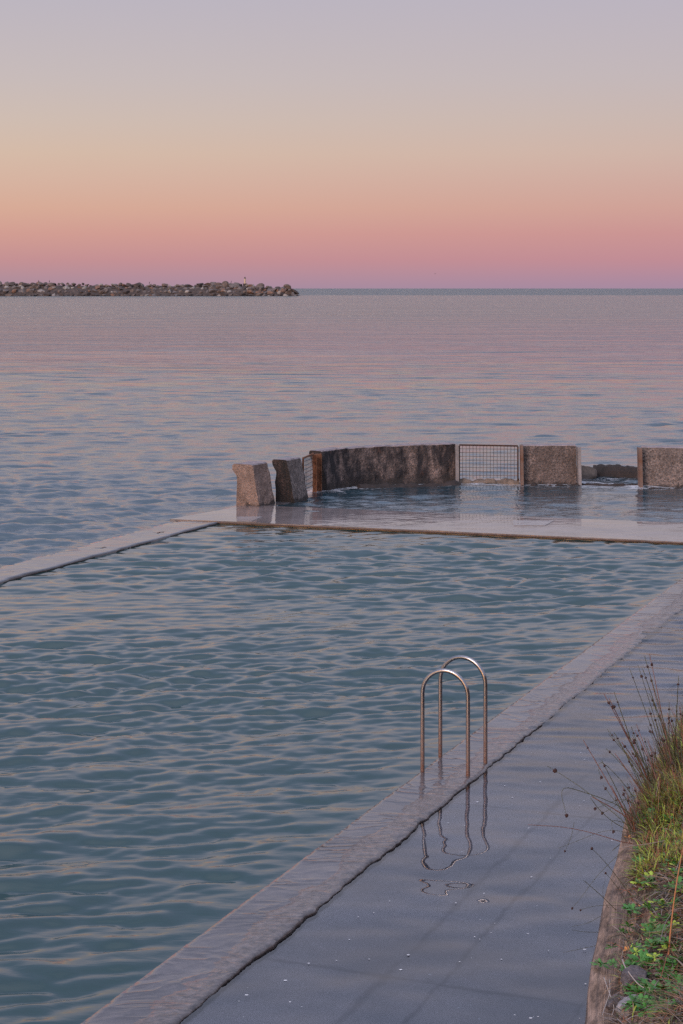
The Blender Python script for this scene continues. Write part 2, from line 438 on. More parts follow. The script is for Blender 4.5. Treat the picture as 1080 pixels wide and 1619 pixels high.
def mat_steel():
    m, nt, b = newmat('stainless_tube')
    co = objco(nt)
    tc = nt.nodes.new('ShaderNodeTexCoord'); sep = nt.nodes.new('ShaderNodeSeparateXYZ')
    nt.links.new(tc.outputs['Object'], sep.inputs[0])
    n = tex_noise(nt, 9, 6, 0.7, co)
    n2 = tex_noise(nt, 60, 4, 0.6, co)
    z = mth(nt, 'ADD', sep.outputs['Z'], mth(nt, 'MULTIPLY', mth(nt, 'SUBTRACT', n.outputs[0], 0.5), 1.1))
    f = cramp(nt, z, [(0.0, (1, 1, 1)), (0.50, (0.4, 0.4, 0.4)), (0.80, (0.0, 0.0, 0.0))])
    f2 = mth(nt, 'MULTIPLY', f.outputs[0], cramp(nt, n2.outputs[0], [(0.35, (0.5, 0.5, 0.5)), (0.6, (1, 1, 1))]).outputs[0])
    nt.links.new(mixc(nt, f2, (0.33, 0.31, 0.325), (0.15, 0.060, 0.036)), b.inputs['Base Color'])
    nt.links.new(mth(nt, 'SUBTRACT', 1.0, mth(nt, 'MULTIPLY', f2, 0.75)), b.inputs['Metallic'])
    nt.links.new(mth(nt, 'ADD', 0.22, mth(nt, 'MULTIPLY', f2, 0.45)), b.inputs['Roughness'])
    return m
M_STEEL = mat_steel()

def mat_rock(name, c0, c1, strata=False, wet=0.0, scale=3.0):
    m, nt, b = newmat(name)
    co = objco(nt)
    n1 = tex_noise(nt, scale, 8, 0.65, co, 0.3)
    n2 = tex_noise(nt, scale * 9, 6, 0.7, co)
    f = cramp(nt, n1.outputs[0], [(0.33, (0, 0, 0)), (0.67, (1, 1, 1))]).outputs[0]
    col = mixc(nt, f, c0, c1)
    col = mixc(nt, 1.0, col, cramp(nt, n2.outputs[0], [(0.3, (0.6, 0.58, 0.58)), (0.66, (1.2, 1.2, 1.2))]).outputs[0], 'MULTIPLY')
    nb = bump(nt, n2.outputs[0], 0.6, 0.05 / scale)
    nt.links.new(col, b.inputs['Base Color']); nt.links.new(nb, b.inputs['Normal'])
    b.inputs['Roughness'].default_value = 0.9 - 0.5 * wet
    return m

def mat_bank():
    """layered sandstone with soil further in (attribute t = metres inland of the rim)"""
    m, nt, b = newmat('sandstone_bank')
    co = objco(nt)
    a = nt.nodes.new('ShaderNodeAttribute'); a.attribute_name = 'rim'
    n0 = tex_noise(nt, 1.6, 1, 0.5, co)
    tt = mth(nt, 'ADD', a.outputs['Fac'], mth(nt, 'MULTIPLY', mth(nt, 'SUBTRACT', n0.outputs[0], 0.5), 0.05))
    st = nt.nodes.new('ShaderNodeTexNoise'); st.noise_dimensions = '1D'
    st.inputs['Scale'].default_value = 1.0; st.inputs['Detail'].default_value = 5; st.inputs['Roughness'].default_value = 0.7
    nt.links.new(mth(nt, 'MULTIPLY', tt, 38), st.inputs['W'])
    m1 = nt.nodes.new('ShaderNodeMapping'); m1.inputs['Rotation'].default_value = (0, 0, R(15)); nt.links.new(co, m1.inputs['Vector'])
    m2 = nt.nodes.new('ShaderNodeMapping'); m2.inputs['Scale'].default_value = (1.0, 0.17, 1.0); nt.links.new(m1.outputs[0], m2.inputs['Vector'])
    n2 = tex_noise(nt, 34, 7, 0.7, m2.outputs[0])
    n3 = tex_noise(nt, 7, 6, 0.65, m2.outputs[0])
    col = cramp(nt, st.outputs[0], [(0.34, (0.11, 0.078, 0.070)), (0.45, (0.19, 0.137, 0.115)), (0.56, (0.42, 0.275, 0.195)), (0.66, (0.26, 0.19, 0.16))]).outputs[0]
    col = mixc(nt, cramp(nt, n3.outputs[0], [(0.50, (0, 0, 0)), (0.68, (0.55, 0.55, 0.55))]).outputs[0], col, (0.12, 0.098, 0.100))
    col = mixc(nt, 1.0, col, cramp(nt, n2.outputs[0], [(0.38, (0.32, 0.30, 0.30)), (0.64, (1.25, 1.2, 1.2))]).outputs[0], 'MULTIPLY')
    soil = cramp(nt, n2.outputs[0], [(0.3, (0.018, 0.012, 0.009)), (0.7, (0.075, 0.050, 0.036))]).outputs[0]
    sf = cramp(nt, tt, [(0.20, (0, 0, 0)), (0.30, (1, 1, 1))]).outputs[0]
    col = mixc(nt, sf, col, soil)
    nt.links.new(col, b.inputs['Base Color'])
    nb = bump(nt, st.outputs[0], 0.7, 0.02); nb = bump(nt, n2.outputs[0], 0.9, 0.012, nb)
    nt.links.new(nb, b.inputs['Normal'])
    b.inputs['Roughness'].default_value = 0.9
    return m
M_BANK = mat_bank()

def mat_leaf(name, c, var=0.35, rough=0.5):
    m, nt, b = newmat(name)
    gi = nt.nodes.new('ShaderNodeNewGeometry')
    n = tex_noise(nt, 30, 3, 0.6, objco(nt))
    f = mth(nt, 'ADD', mth(nt, 'MULTIPLY', gi.outputs['Random Per Island'], 0.7), mth(nt, 'MULTIPLY', n.outputs[0], 0.3))
    nt.links.new(mixc(nt, f, tuple(x * (1 - var) for x in c), tuple(x * (1 + var) for x in c)), b.inputs['Base Color'])
    b.inputs['Roughness'].default_value = rough
    return m
M_STRAW = mat_leaf('dry_straw', (0.23, 0.14, 0.075), 0.55, 0.7)
M_GREYS = mat_leaf('grey_dead_stem', (0.20, 0.16, 0.15), 0.45, 0.8)
M_RUSTG = mat_leaf('rusty_stem', (0.20, 0.060, 0.024), 0.5, 0.6)
M_OLIVE = mat_leaf('olive_blade', (0.085, 0.095, 0.018), 0.55, 0.6)
M_LIME = mat_leaf('yellow_green_blade', (0.25, 0.30, 0.025), 0.5, 0.5)
M_DARKG = mat_leaf('dark_litter', (0.030, 0.022, 0.012), 0.5, 0.8)
M_LEAFG = mat_leaf('fresh_green_leaf', (0.050, 0.165, 0.022), 0.45, 0.42)
M_LEAFY = mat_leaf('yellow_green_leaf', (0.27, 0.36, 0.03), 0.4, 0.45)
M_LEAFO = mat_leaf('orange_leaf', (0.52, 0.20, 0.040), 0.3, 0.5)
M_SEED = mat_leaf('seed_head_brown', (0.030, 0.012, 0.011), 0.5, 0.8)
M_ORANGE = mat_leaf('orange_reed', (0.42, 0.14, 0.035), 0.2, 0.5)
M_ROOT = mat_leaf('bleached_root', (0.33, 0.28, 0.26), 0.15, 0.8)
M_FLECK = mat_simple('foam_fleck', (0.62, 0.62, 0.66), 0.7, var=0.1, bmp=0)

# ------------------------------------------------------------------ layout frame of the pool
U = np.array([0.3706, 0.9288]); V = np.array([-0.9288, 0.3706])
PR = np.array([-1.606, 11.22])                 # a point on the pool's inner right edge
PW, KW, LW = 9.585, 0.54, 0.80                 # pool width, right kerb, left wall
CC = np.array([-2.37, 35.17]); FD = np.array([0.946, -0.324]); FN = np.array([0.324, 0.946])
DECK = 2.62
def st(s, t): p = PR + U * s + V * t; return float(p[0]), float(p[1])

# ------------------------------------------------------------------ waves
def wave_set(seed, n, lmin, lmax, lpk, spread, rms, main=-98, sig=0.75):
    r = np.random.RandomState(seed)
    lam = np.exp(r.uniform(math.log(lmin), math.log(lmax), n))
    w = np.exp(-0.5 * (np.log(lam / lpk) / sig) ** 2)
    th = np.radians(main + r.normal(0, spread, n))
    k = 2 * math.pi / lam
    slope = w / math.sqrt((w ** 2).sum() / 2) * rms
    return np.stack([k * np.cos(th), k * np.sin(th), slope / k, r.uniform(0, 6.28, n), lam], 1)

def waves(x, y, ws, res, amp):
    """height and horizontal shift, components below the grid's resolution faded out"""
    h = np.zeros_like(x); dx = np.zeros_like(x); dy = np.zeros_like(x)
    wx = x + 0.30 * np.sin(0.35 * y + 0.2 * x)
    wy = y + 0.22 * np.sin(0.33 * x - 0.25 * y + 2.0)
    for kx, ky, a, ph, lam in ws:
        fade = np.clip((lam / res - 2.2) / 2.0, 0, 1)
        if fade.max() <= 0: continue
        p = kx * wx + ky * wy + ph
        h += fade * a * np.sin(p); c = fade * a * np.cos(p) * 0.8
        k = math.hypot(kx, ky); dx += c * kx / k; dy += c * ky / k
    return h * amp, dx * amp, dy * amp

def patchy(x, y, s, seed):
    r = np.random.RandomState(seed); o = np.zeros_like(x)
    for i in range(7):
        a = r.uniform(0, 6.28); f = s * r.uniform(0.5, 1.8)
        o += np.sin(f * (x * math.cos(a) * 0.8 + y * math.sin(a)) + r.uniform(0, 6.28))
    return o / 3.2

def ocean_grid():
    ys = [8.0]
    while ys[-1] < 62000:
        y = ys[-1]
        dy = max(0.034, 0.5 * y * y / 8253.0)
        if y > 400: dy = min(dy, y * 0.35)
        ys.append(y + dy)
    ys = np.array(ys)
    a = list(np.arange(-0.215, 0.2151, 0.00085))
    s = 0.215; st_ = 0.00085
    while s < 2.6:
        st_ *= 1.09; s += st_; a.append(s); a.insert(0, -s)
    a = np.array(a)
    Y, A = np.meshgrid(ys, a, indexing='ij')
    X = A * Y
    ny, nx = X.shape
    i = np.arange(ny * nx).reshape(ny, nx)
    q = np.stack([i[:-1, :-1], i[:-1, 1:], i[1:, 1:], i[1:, :-1]], -1).reshape(-1, 4)
    res_y = np.repeat(np.gradient(ys)[:, None], nx, 1)
    res_x = np.abs(np.gradient(X, axis=1))
    res = np.maximum(res_y, res_x * 0.8)
    return X.ravel(), Y.ravel(), q, res.ravel()

X, Y, Q, RES = ocean_grid()
dxp, dyp = X - PR[0], Y - PR[1]
T = dxp * V[0] + dyp * V[1]
S_ = dxp * U[0] + dyp * U[1]
QD = (X - CC[0]) * FN[0] + (Y - CC[1]) * FN[1]
WALL_PATH = [(-1.83, 37.9), (-0.45, 41.0), (0.28, 41.7), (1.3, 42.2), (2.6, 42.45), (4.2, 42.3), (5.4, 42.25), (6.8, 41.75), (8.6, 41.2), (10.2, 40.2), (11.6, 38.4)]

# --- pool
in_pool = (T > -0.30) & (T < PW + 0.3) & (QD < 0.9)
ws_pool = np.concatenate([wave_set(3, 150, 0.13, 3.0, 0.35, 23, 0.180, -77, 0.95), wave_set(4, 60, 0.10, 0.6, 0.20, 30, 0.12, -85, 0.6), wave_set(5, 40, 0.3, 2.5, 0.6, 16, 0.05, -118, 0.7)])
ap = (0.80 + 0.34 * patchy(X, Y, 0.55, 5))
ap = np.clip(ap, 0.25, 1.6)
ed = np.minimum(np.minimum(T, PW - T), -QD)
ap *= 1 - 0.85 * np.exp(-np.clip(ed, 0, 9) / 0.22)
# --- sea
in_walk = (T <= -0.30) & (QD < 1.3)
ws_sea = wave_set(8, 200, 0.18, 6.0, 0.55, 32, 0.225, -84, 0.85)
asea = np.clip(0.85 + 0.32 * patchy(X, Y, 0.16, 9), 0.3, 1.7)
lag = (QD > 1.0) & (Y < 42.6) & (X > -1.2)
asea = np.where(lag, asea * 0.85, asea)
asea *= 1 - 0.55 * np.exp(-np.clip(T - PW - LW, 0, 9) / 0.7) * (T > PW)
asea = np.where(Y > 60, asea * (1 + 0.5 * np.clip((Y - 60) / 120, 0, 1)), asea)
asea = np.where(Y > 1150, asea * 1.5, asea)

def surface(name, mask, ws, amp, mat, z0=0.0, foam=None):
    fm = mask[Q].any(axis=1)
    q = Q[fm]
    used = np.zeros(len(X), bool); used[q.ravel()] = True
    idx = np.cumsum(used) - 1
    x, y, r = X[used], Y[used], RES[used]
    h, dx, dy = waves(x, y, ws, r, amp[used])
    co = np.stack([x - dx, y - dy, h + z0], 1)
    me = np_mesh(name, co, idx[q])
    if foam is not None:
        at_ = me.attributes.new('foam', 'FLOAT', 'POINT'); at_.data.foreach_set('value', foam[used].astype(np.float32))
        ru = 0.05 + 1.10 * np.clip((y - 50) / 260, 0, 1) + 1.8 * np.clip((y - 1180) / 80, 0, 1)
        at3 = me.attributes.new('swell', 'FLOAT', 'POINT'); at3.data.foreach_set('value', np.clip((y - 60) / 260, 0, 1).astype(np.float32))
        at2 = me.attributes.new('ruffle', 'FLOAT', 'POINT'); at2.data.foreach_set('value', ru.astype(np.float32))
    me.shade_smooth()
    return link_mesh(name, me, mat)

pw = surface('pool_water', in_pool, ws_pool, ap, M_POOL, -0.012)
tag(pw, 'dark teal rippled water filling the rectangular ocean pool', 'pool water', kind='structure')

# foam strength: along the round wall's foot, along the left pool wall, around the outer rocks
foam = np.zeros_like(X)
near = (Y < 60)
xn, yn = X[near], Y[near]
dmin = np.full(xn.shape, 99.0)
for (x0, y0), (x1, y1) in zip(WALL_PATH[1:-1], WALL_PATH[2:]):
    vx, vy = x1 - x0, y1 - y0
    tt = np.clip(((xn - x0) * vx + (yn - y0) * vy) / (vx * vx + vy * vy), 0, 1)
    dmin = np.minimum(dmin, np.hypot(xn - x0 - tt * vx, yn - y0 - tt * vy))
f = 1.25 * np.exp(-(dmin / 0.75) ** 2)
f = np.maximum(f, 0.0 * np.exp(-(((T[near] - PW - LW - 0.25) / 0.55) ** 2)) * (QD[near] < 2.5))
f = np.maximum(f, 0.8 * np.exp(-((xn - 6.1) / 1.3) ** 2 - ((yn - 43.2) / 0.9) ** 2))
foam[near] = f
in_sea = ~(in_walk) & ~((T > -0.30) & (T < PW + 0.35) & (QD < 1.2))
sea = surface('sea', in_sea, ws_sea, asea, M_SEA, 0.0, foam)
tag(sea, 'open sea with small ripples reaching the horizon', 'sea', kind='structure')
del foam

# sea bed / ground under everything
gm = pyobj('seabed', [(-60000, -2000, -3), (60000, -2000, -3), (60000, 62000, -3), (-60000, 62000, -3)], [(0, 1, 2, 3)],
           mat_simple('seabed_sand', (0.05, 0.06, 0.055), bmp=0))
tag(gm, 'dark sea bed lying under the water', 'sea bed', kind='structure')

# ------------------------------------------------------------------ walkway floor, water film
def stgrid(s0, s1, t0, t1, ds):
    ss = np.arange(s0, s1 + ds / 2, ds); tt = np.arange(t0, t1 + ds / 2, ds)
    Sg, Tg = np.meshgrid(ss, tt, indexing='ij')
    ns, nt_ = Sg.shape; i = np.arange(ns * nt_).reshape(ns, nt_)
    q = np.stack([i[:-1, :-1], i[1:, :-1], i[1:, 1:], i[:-1, 1:]], -1).reshape(-1, 4)
    return Sg.ravel(), Tg.ravel(), q
ANG = math.atan2(U[1], U[0])
FLOOR_Z, FILM_Z = -0.050, -0.014
fl = MB()
fl.add([(-9, -0.40, 0), (24.5, -0.40, 0), (27.5, -9.5, 0), (-9, -9.5, 0)][::-1], [(0, 1, 2, 3)])
flo = fl.build('walkway', M_FLOOR); flo.location = (PR[0], PR[1], FLOOR_Z); flo.rotation_euler = (0, 0, ANG)
tag(flo, 'grey concrete walkway flooded by thin water beside the pool', 'walkway', kind='structure')
s, t, q = stgrid(-3.5, 27.0, -9.0, -0.40, 0.045)
x = PR[0] + U[0] * s + V[0] * t; y = PR[1] + U[1] * s + V[1] * t
ws_f = np.concatenate([wave_set(21, 60, 0.20, 2.2, 0.65, 50, 0.038), wave_set(22, 24, 1.2, 4.5, 2.2, 25, 0.020)])
amp = np.clip(0.75 + 0.5 * patchy(x, y, 0.7, 4), 0.25, 1.6) * np.clip(0.55 + (s - 2.0) * 0.075, 0.5, 2.1)
amp *= 1 - 0.7 * np.exp(-np.clip(-KW - t, 0, 9) / 0.35)
h, dx, dy = waves(x, y, ws_f, np.full_like(x, 0.045), amp)
h2, _, _ = waves(x, y, wave_set(23, 50, 0.20, 0.55, 0.30, 20, 0.075), np.full_like(x, 0.045), 0.1 + np.clip((s - 5) / 8, 0, 1))
h = h + h2
keep = (((x - CC[0]) * FN[0] + (y - CC[1]) * FN[1]) < 0.6)[q].all(axis=1)
co, q2, _ = compact(np.stack([x - dx, y - dy, FILM_Z + 0.014 * np.clip((s - 6) / 9, 0, 1) + h], 1), q[keep])
me = np_mesh('walkway_water', co, q2); me.shade_smooth()
fo = link_mesh('walkway_water', me, M_FILM)
tag(fo, 'still clear water film lying on the walkway', 'shallow water', kind='structure')

# ------------------------------------------------------------------ kerb, left wall, far deck
def fbm(x, y, z, o=4):
    return mnoise.fractal(Vector((x, y, z)), 0.9, 2.1, o)

def slab_strip(name, s0, s1, t_in, t_out, top, bottom, mat, ds=0.05, nt_=11, rag_in=0.006, rag_out=0.03, crown=0.0, clip=None, seed=0, chips=0.02):
    """long concrete strip in pool coordinates, with worn ragged edges"""
    n = int((s1 - s0) / ds) + 1
    vs, fs = [], []
    cols = nt_ + 4
    for i in range(n):
        s = s0 + (s1 - s0) * i / (n - 1)
        jo = rag_out * fbm(s * 1.3, seed, 0) + rag_out * 0.6 * fbm(s * 6, seed, 3)
        ji = rag_in * fbm(s * 1.1, seed, 7)
        row = []
        a, b = t_in + ji, t_out + jo * (1 if t_out < t_in else -1)
        sg = 1 if b < a else -1
        row.append((a, bottom))
        row.append((a, top - 0.014))
        for k in range(nt_):
            u = k / (nt_ - 1)
            t = a - sg * 0.012 + (b + sg * 0.012 - (a - sg * 0.012)) * u
            z = top + crown * math.sin(math.pi * u) + 0.0045 * fbm(s * 1.5, t * 1.5, seed) + 0.002 * fbm(s * 7, t * 7, seed)
            if u > 0.9: z -= chips * max(0, fbm(s * 5, seed, 9) - 0.05)
            row.append((t, z))
        row.append((b - sg * 0.004, top - 0.018 - chips * 0.5 * abs(fbm(s * 9, seed, 4))))
        row.append((b + sg * 0.010 * fbm(s * 11, seed, 5), bottom))
        for t, z in row:
            x, y = st(s, t); vs.append((x, y, z))
    for i in range(n - 1):
        for k in range(cols - 1):
            f = (i * cols + k, i * cols + k + 1, (i + 1) * cols + k + 1, (i + 1) * cols + k)
            fs.append(f if t_out < t_in else f[::-1])
    return pyobj(name, vs, fs, mat, None, True)

M_EDGE = mat_simple('weedy_edge', (0.040, 0.026, 0.024), 0.7, var=0.5, scale=14)
k = slab_strip('pool_kerb', -9.0, 22.9, 0.0, -KW, 0.006, -0.6, M_KERB, ds=0.045, nt_=15, rag_out=0.030, seed=2)
tag(k, 'wet purple grey concrete kerb between the pool and the flooded walkway', 'kerb')
# the crust of weed and broken mortar along the kerb's outer edge
def crust(name, s0, s1, tline, z, w, parent=None, seed=0, ds=0.02, h=0.018):
    n = int((s1 - s0) / ds); vs, fs = [], []
    for i in range(n):
        s = s0 + i * ds
        g = max(0.12, 0.55 + 0.9 * fbm(s * 0.8, seed, 1)) * (1 if seed != 4 else max(0.15, 1 - max(0, s - 7) / 4))
        c = tline + 0.030 * fbm(s * 1.3, 2, 0) + 0.018 * fbm(s * 6, 2, 3) - 0.004
        hh = h * g * (1 + 0.9 * fbm(s * 13, seed, 2)); ww = w * g * (1 + 0.8 * fbm(s * 9, seed, 5))
        for a in range(5):
            an = math.pi * a / 4
            t = c + ww * math.cos(an); zz = z + hh * math.sin(an) - (0.03 if a in (0, 4) else 0)
            x, y = st(s, t); vs.append((x, y, zz))
    for i in range(n - 1):
        for a in range(4):
            fs.append((i * 5 + a, i * 5 + a + 1, (i + 1) * 5 + a + 1, (i + 1) * 5 + a))
    return pyobj(name, vs, fs, M_EDGE, parent)
crust('weed_crust', -4, 21.5, -KW, -0.010, 0.009, k, 4, h=0.010)

lw = slab_strip('pool_side_wall', -9.0, 25.9, PW, PW + LW, 0.022, -0.6, M_LWALL, ds=0.07, nt_=11, rag_out=0.07, rag_in=0.045, seed=6, chips=0.03)
tag(lw, 'low wet concrete wall on the seaward left side of the pool', 'wall')
def rect_world(name, pts, top, bottom, mat, nu=90, nv=14, wob=0.004):
    """slab over the quadrilateral pts (a,b,c,d), a-b along the front edge"""
    a, b, c, d = [Vector((p[0], p[1], 0)) for p in pts]
    vs, fs = [], []
    for i in range(nu + 1):
        u = i / nu
        f0 = a.lerp(b, u); f1 = d.lerp(c, u); dr = (f1 - f0).normalized()
        j0 = 0.02 * fbm(u * 30, 1, 1); j1 = 0.03 * fbm(u * 20, 5, 1)
        for k in range(nv + 3):
            if k == 0: p = f0 + dr * j0; z = bottom
            elif k == nv + 2: p = f1 + dr * j1; z = bottom
            else:
                v = (k - 1) / nv; p = (f0 + dr * j0).lerp(f1 + dr * j1, v)
                z = top + wob * fbm(p.x * 0.8, p.y * 0.8, 3)
            vs.append((p.x, p.y, z))
    n = nv + 3
    for i in range(nu):
        for k in range(n - 1):
            fs.append((i * n + k, (i + 1) * n + k, (i + 1) * n + k + 1, i * n + k + 1))
    return pyobj(name, vs, fs, mat)
def fq(a, q): p = CC + FD * a + FN * q; return (float(p[0]), float(p[1]))
dk = rect_world('pool_deck', [fq(-1.0, 0), fq(24, 0), fq(24, DECK), fq(-0.45, DECK)], 0.040, -0.6, M_DECK, 240, 14)
tag(dk, 'broad wet pinkish concrete deck across the far end of the pool', 'deck', kind='structure')
# brown worn lip along the deck's front face
e = MB()
p0, p1 = fq(0.0, -0.018), fq(24, -0.018)
nseg = 300
pts = [Vector((p0[0] + (p1[0] - p0[0]) * i / nseg, p0[1] + (p1[1] - p0[1]) * i / nseg, 0.012 + 0.006 * fbm(i * 0.3, 0, 8))) for i in range(nseg + 1)]
e.tube(pts, [0.013 * (1 + 0.5 * fbm(i * 0.4, 3, 8)) for i in range(nseg + 1)], 6)
M_LIP = mat_simple('brown_weedy_lip', (0.085, 0.045, 0.032), 0.7, var=0.4, scale=9)
e.build('worn_lip', M_LIP, dk)
crust('worn_lip', 9.0, 24.3, PW - 0.005, 0.000, 0.008, lw, 9, 0.04, h=0.008).data.materials[0] = M_EDGE
for (px0, py0, px1, py1, sk, lab) in ((371, 817, 398, 824, 17, 'small pale rectangular concrete patch on the deck in front of the leftmost block'),
                                  (808, 823, 862, 831, 14, 'pale rectangular concrete patch in the middle of the far deck')):
    A, B = at(px0 + 4, py1, 0.045), at(px1 , py1, 0.045)
    Cc, Dd = at(px1 + sk, py0, 0.045), at(px0 + sk * 0.2, py0, 0.045)
    b = MB(); vs = [A, B, Cc, Dd]; lo = [Vector((v.x, v.y, 0.02)) for v in vs]
    hi = [Vector((v.x, v.y, 0.050)) for v in vs]
    b.add(lo + hi, [(4, 5, 6, 7), (0, 1, 5, 4), (1, 2, 6, 5), (2, 3, 7, 6), (3, 0, 4, 7)])
    tag(b.build('concrete_patch', M_PATCH), lab, 'patch')

# ------------------------------------------------------------------ sea wall pieces
def resample(path, ds):
    P = [Vector((p[0], p[1], 0)) for p in path]
    # Catmull-Rom
    out = []
    for i in range(len(P) - 1):
        p0 = P[i - 1] if i else P[0] * 2 - P[1]; p3 = P[i + 2] if i + 2 < len(P) else P[-1] * 2 - P[-2]
        n = max(2, int((P[i + 1] - P[i]).length / ds))
        for k in range(n):
            t = k / n
            out.append(0.5 * ((2 * P[i]) + (P[i + 1] - p0) * t + (2 * p0 - 5 * P[i] + 4 * P[i + 1] - p3) * t * t + (3 * P[i] - p0 - 3 * P[i + 1] + p3) * t ** 3))
    out.append(P[-1]); return out

def wall_mesh(path, height, z0=-0.5, batter=0.15, thick=0.26, lip=0.08, ds=0.06, seed=1, rough=0.010, mats=None, parent=None, name='wall_body', h_end=None):
    """path = the inner top arris; the pool is on the right of the travel direction"""
    pts = resample(path, ds); n = len(pts)
    # profile (offset towards pool, z fraction)
    prof = []
    H = height
    for k in range(15): u = k / 14; prof.append((batter * (1 - u) * (1 if u > 0 else 1), u))
    full_b = batter * (H - z0) / H
    ring = [(full_b * (1 - u), z0 + (H - 0.02 - z0) * u) for u in [i / 15 for i in range(16)]]
    ring += [(-0.02, H), (-thick * 0.35, H + 0.006), (-thick * 0.7, H + 0.004), (-thick - lip * 0.6, H), (-thick - lip, H - 0.03), (-thick - lip, H - 0.11), (-thick, H - 0.17)]
    ring += [(-thick - 0.015 * (i / 8), H - 0.17 - (H - 0.17 - z0) * i / 8) for i in range(1, 9)]
    m = len(ring); vs, fs, mi = [], [], []
    for i, p in enumerate(pts):
        tdir = (pts[min(i + 1, n - 1)] - pts[max(i - 1, 0)]).normalized()
        rt = Vector((tdir.y, -tdir.x, 0))
        dh = (h_end - H) * i / (n - 1) if h_end else 0
        for (o, z) in ring:
            q = p + rt * o
            zz = z + (dh if z > 0.3 else dh * max(0, z / 0.3) if z > 0 else 0)
            d = rough * (fbm(q.x * 3 + seed, q.y * 3, zz * 3) + 0.8 * fbm(q.x * 11 + seed, q.y * 11, zz * 11, 3))
            q = q + rt * (d if o > -thick * 0.5 else -d)
            e = 0
            if i == 0: e = -1
            if i == n - 1: e = 1
            q = q + tdir * (e * 0.5 * rough * fbm(o * 9 + seed, zz * 9, 4.0))
            vs.append((q.x, q.y, zz + (0.6 * d if z > H - 0.05 else 0)))
    for i in range(n - 1):
        for k in range(m - 1):
            fs.append((i * m + k, (i + 1) * m + k, (i + 1) * m + k + 1, i * m + k + 1))
            mi.append(2 if 15 <= k <= 18 else 0)
    # end caps as fans around a centre
    for i, flip in ((0, False), (n - 1, True)):
        c = Vector((0, 0, 0))
        for k in range(m): c += Vector(vs[i * m + k])
        c /= m; ci = len(vs); vs.append(tuple(c))
        for k in range(m):
            a, b = i * m + k, i * m + (k + 1) % m
            fs.append((ci, a, b) if not flip else (ci, b, a)); mi.append(1)
    return pyobj(name, vs, fs, mats, parent, False, mi)

def wall_thing(name, label, path, height, mats, group='remains of the round sea wall', **kw):
    r = empty(name, (path[0][0], path[0][1], 0))
    o = wall_mesh([(p[0] - path[0][0], p[1] - path[0][1]) for p in path], height, mats=mats, parent=r, **kw)
    tag(r, label, 'sea wall', group)
    return r
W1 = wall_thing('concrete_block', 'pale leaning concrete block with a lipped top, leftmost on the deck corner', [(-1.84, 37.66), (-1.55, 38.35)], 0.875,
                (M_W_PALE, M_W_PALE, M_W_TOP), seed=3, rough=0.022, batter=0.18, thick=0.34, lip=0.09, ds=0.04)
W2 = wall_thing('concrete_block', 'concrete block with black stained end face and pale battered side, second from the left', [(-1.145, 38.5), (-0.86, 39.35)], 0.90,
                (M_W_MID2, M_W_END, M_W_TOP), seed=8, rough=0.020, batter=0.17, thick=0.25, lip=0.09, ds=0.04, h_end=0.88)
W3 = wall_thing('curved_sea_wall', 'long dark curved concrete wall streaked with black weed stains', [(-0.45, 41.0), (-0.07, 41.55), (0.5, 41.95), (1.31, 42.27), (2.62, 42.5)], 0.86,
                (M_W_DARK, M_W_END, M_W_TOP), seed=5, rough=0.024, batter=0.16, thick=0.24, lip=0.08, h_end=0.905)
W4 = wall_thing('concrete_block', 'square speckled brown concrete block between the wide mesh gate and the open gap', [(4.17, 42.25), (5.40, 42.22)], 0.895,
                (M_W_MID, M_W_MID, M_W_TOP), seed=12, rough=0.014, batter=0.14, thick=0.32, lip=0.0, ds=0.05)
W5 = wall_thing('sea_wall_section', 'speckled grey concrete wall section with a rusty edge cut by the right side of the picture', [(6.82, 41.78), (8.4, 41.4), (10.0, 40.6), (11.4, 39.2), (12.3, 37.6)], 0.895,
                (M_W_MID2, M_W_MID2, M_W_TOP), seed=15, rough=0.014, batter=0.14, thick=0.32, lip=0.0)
# end channels that once held stop boards
def channel(parent, x, y, w, d, h, mat, rz=0.0, lean=0.0):
    o = parent.location
    b = MB()
    pr = [(-w / 2, -d / 2), (w / 2, -d / 2), (w / 2, d / 2), (-w / 2, d / 2)]
    cs, sn = math.cos(rz), math.sin(rz)
    vs = []
    for z, k in ((-0.3, 1.3), (h * 0.5, 0.5), (h, 0.0)):
        for px, py in pr:
            py2 = py - lean * k
            vs.append((x - o.x + px * cs - py2 * sn, y - o.y + px * sn + py2 * cs, z))
    fs = [(3, 2, 1, 0)]
    for l in range(2):
        for k in range(4):
            fs.append((l * 4 + k, l * 4 + (k + 1) % 4, (l + 1) * 4 + (k + 1) % 4, (l + 1) * 4 + k))
    fs.append((8, 9, 10, 11)); b.add(vs, fs)
    return b.build('end_channel', mat, parent)
channel(W3, 2.665, 42.42, 0.075, 0.30, 0.90, M_PALEP, lean=0.13)
channel(W4, 4.135, 42.17, 0.06, 0.26, 0.90, M_RUSTP, lean=0.13)
channel(W4, 5.445, 42.12, 0.07, 0.30, 0.86, M_PALEP, lean=0.13)
channel(W5, 6.775, 41.70, 0.07, 0.30, 0.88, M_RUSTP, lean=0.13)

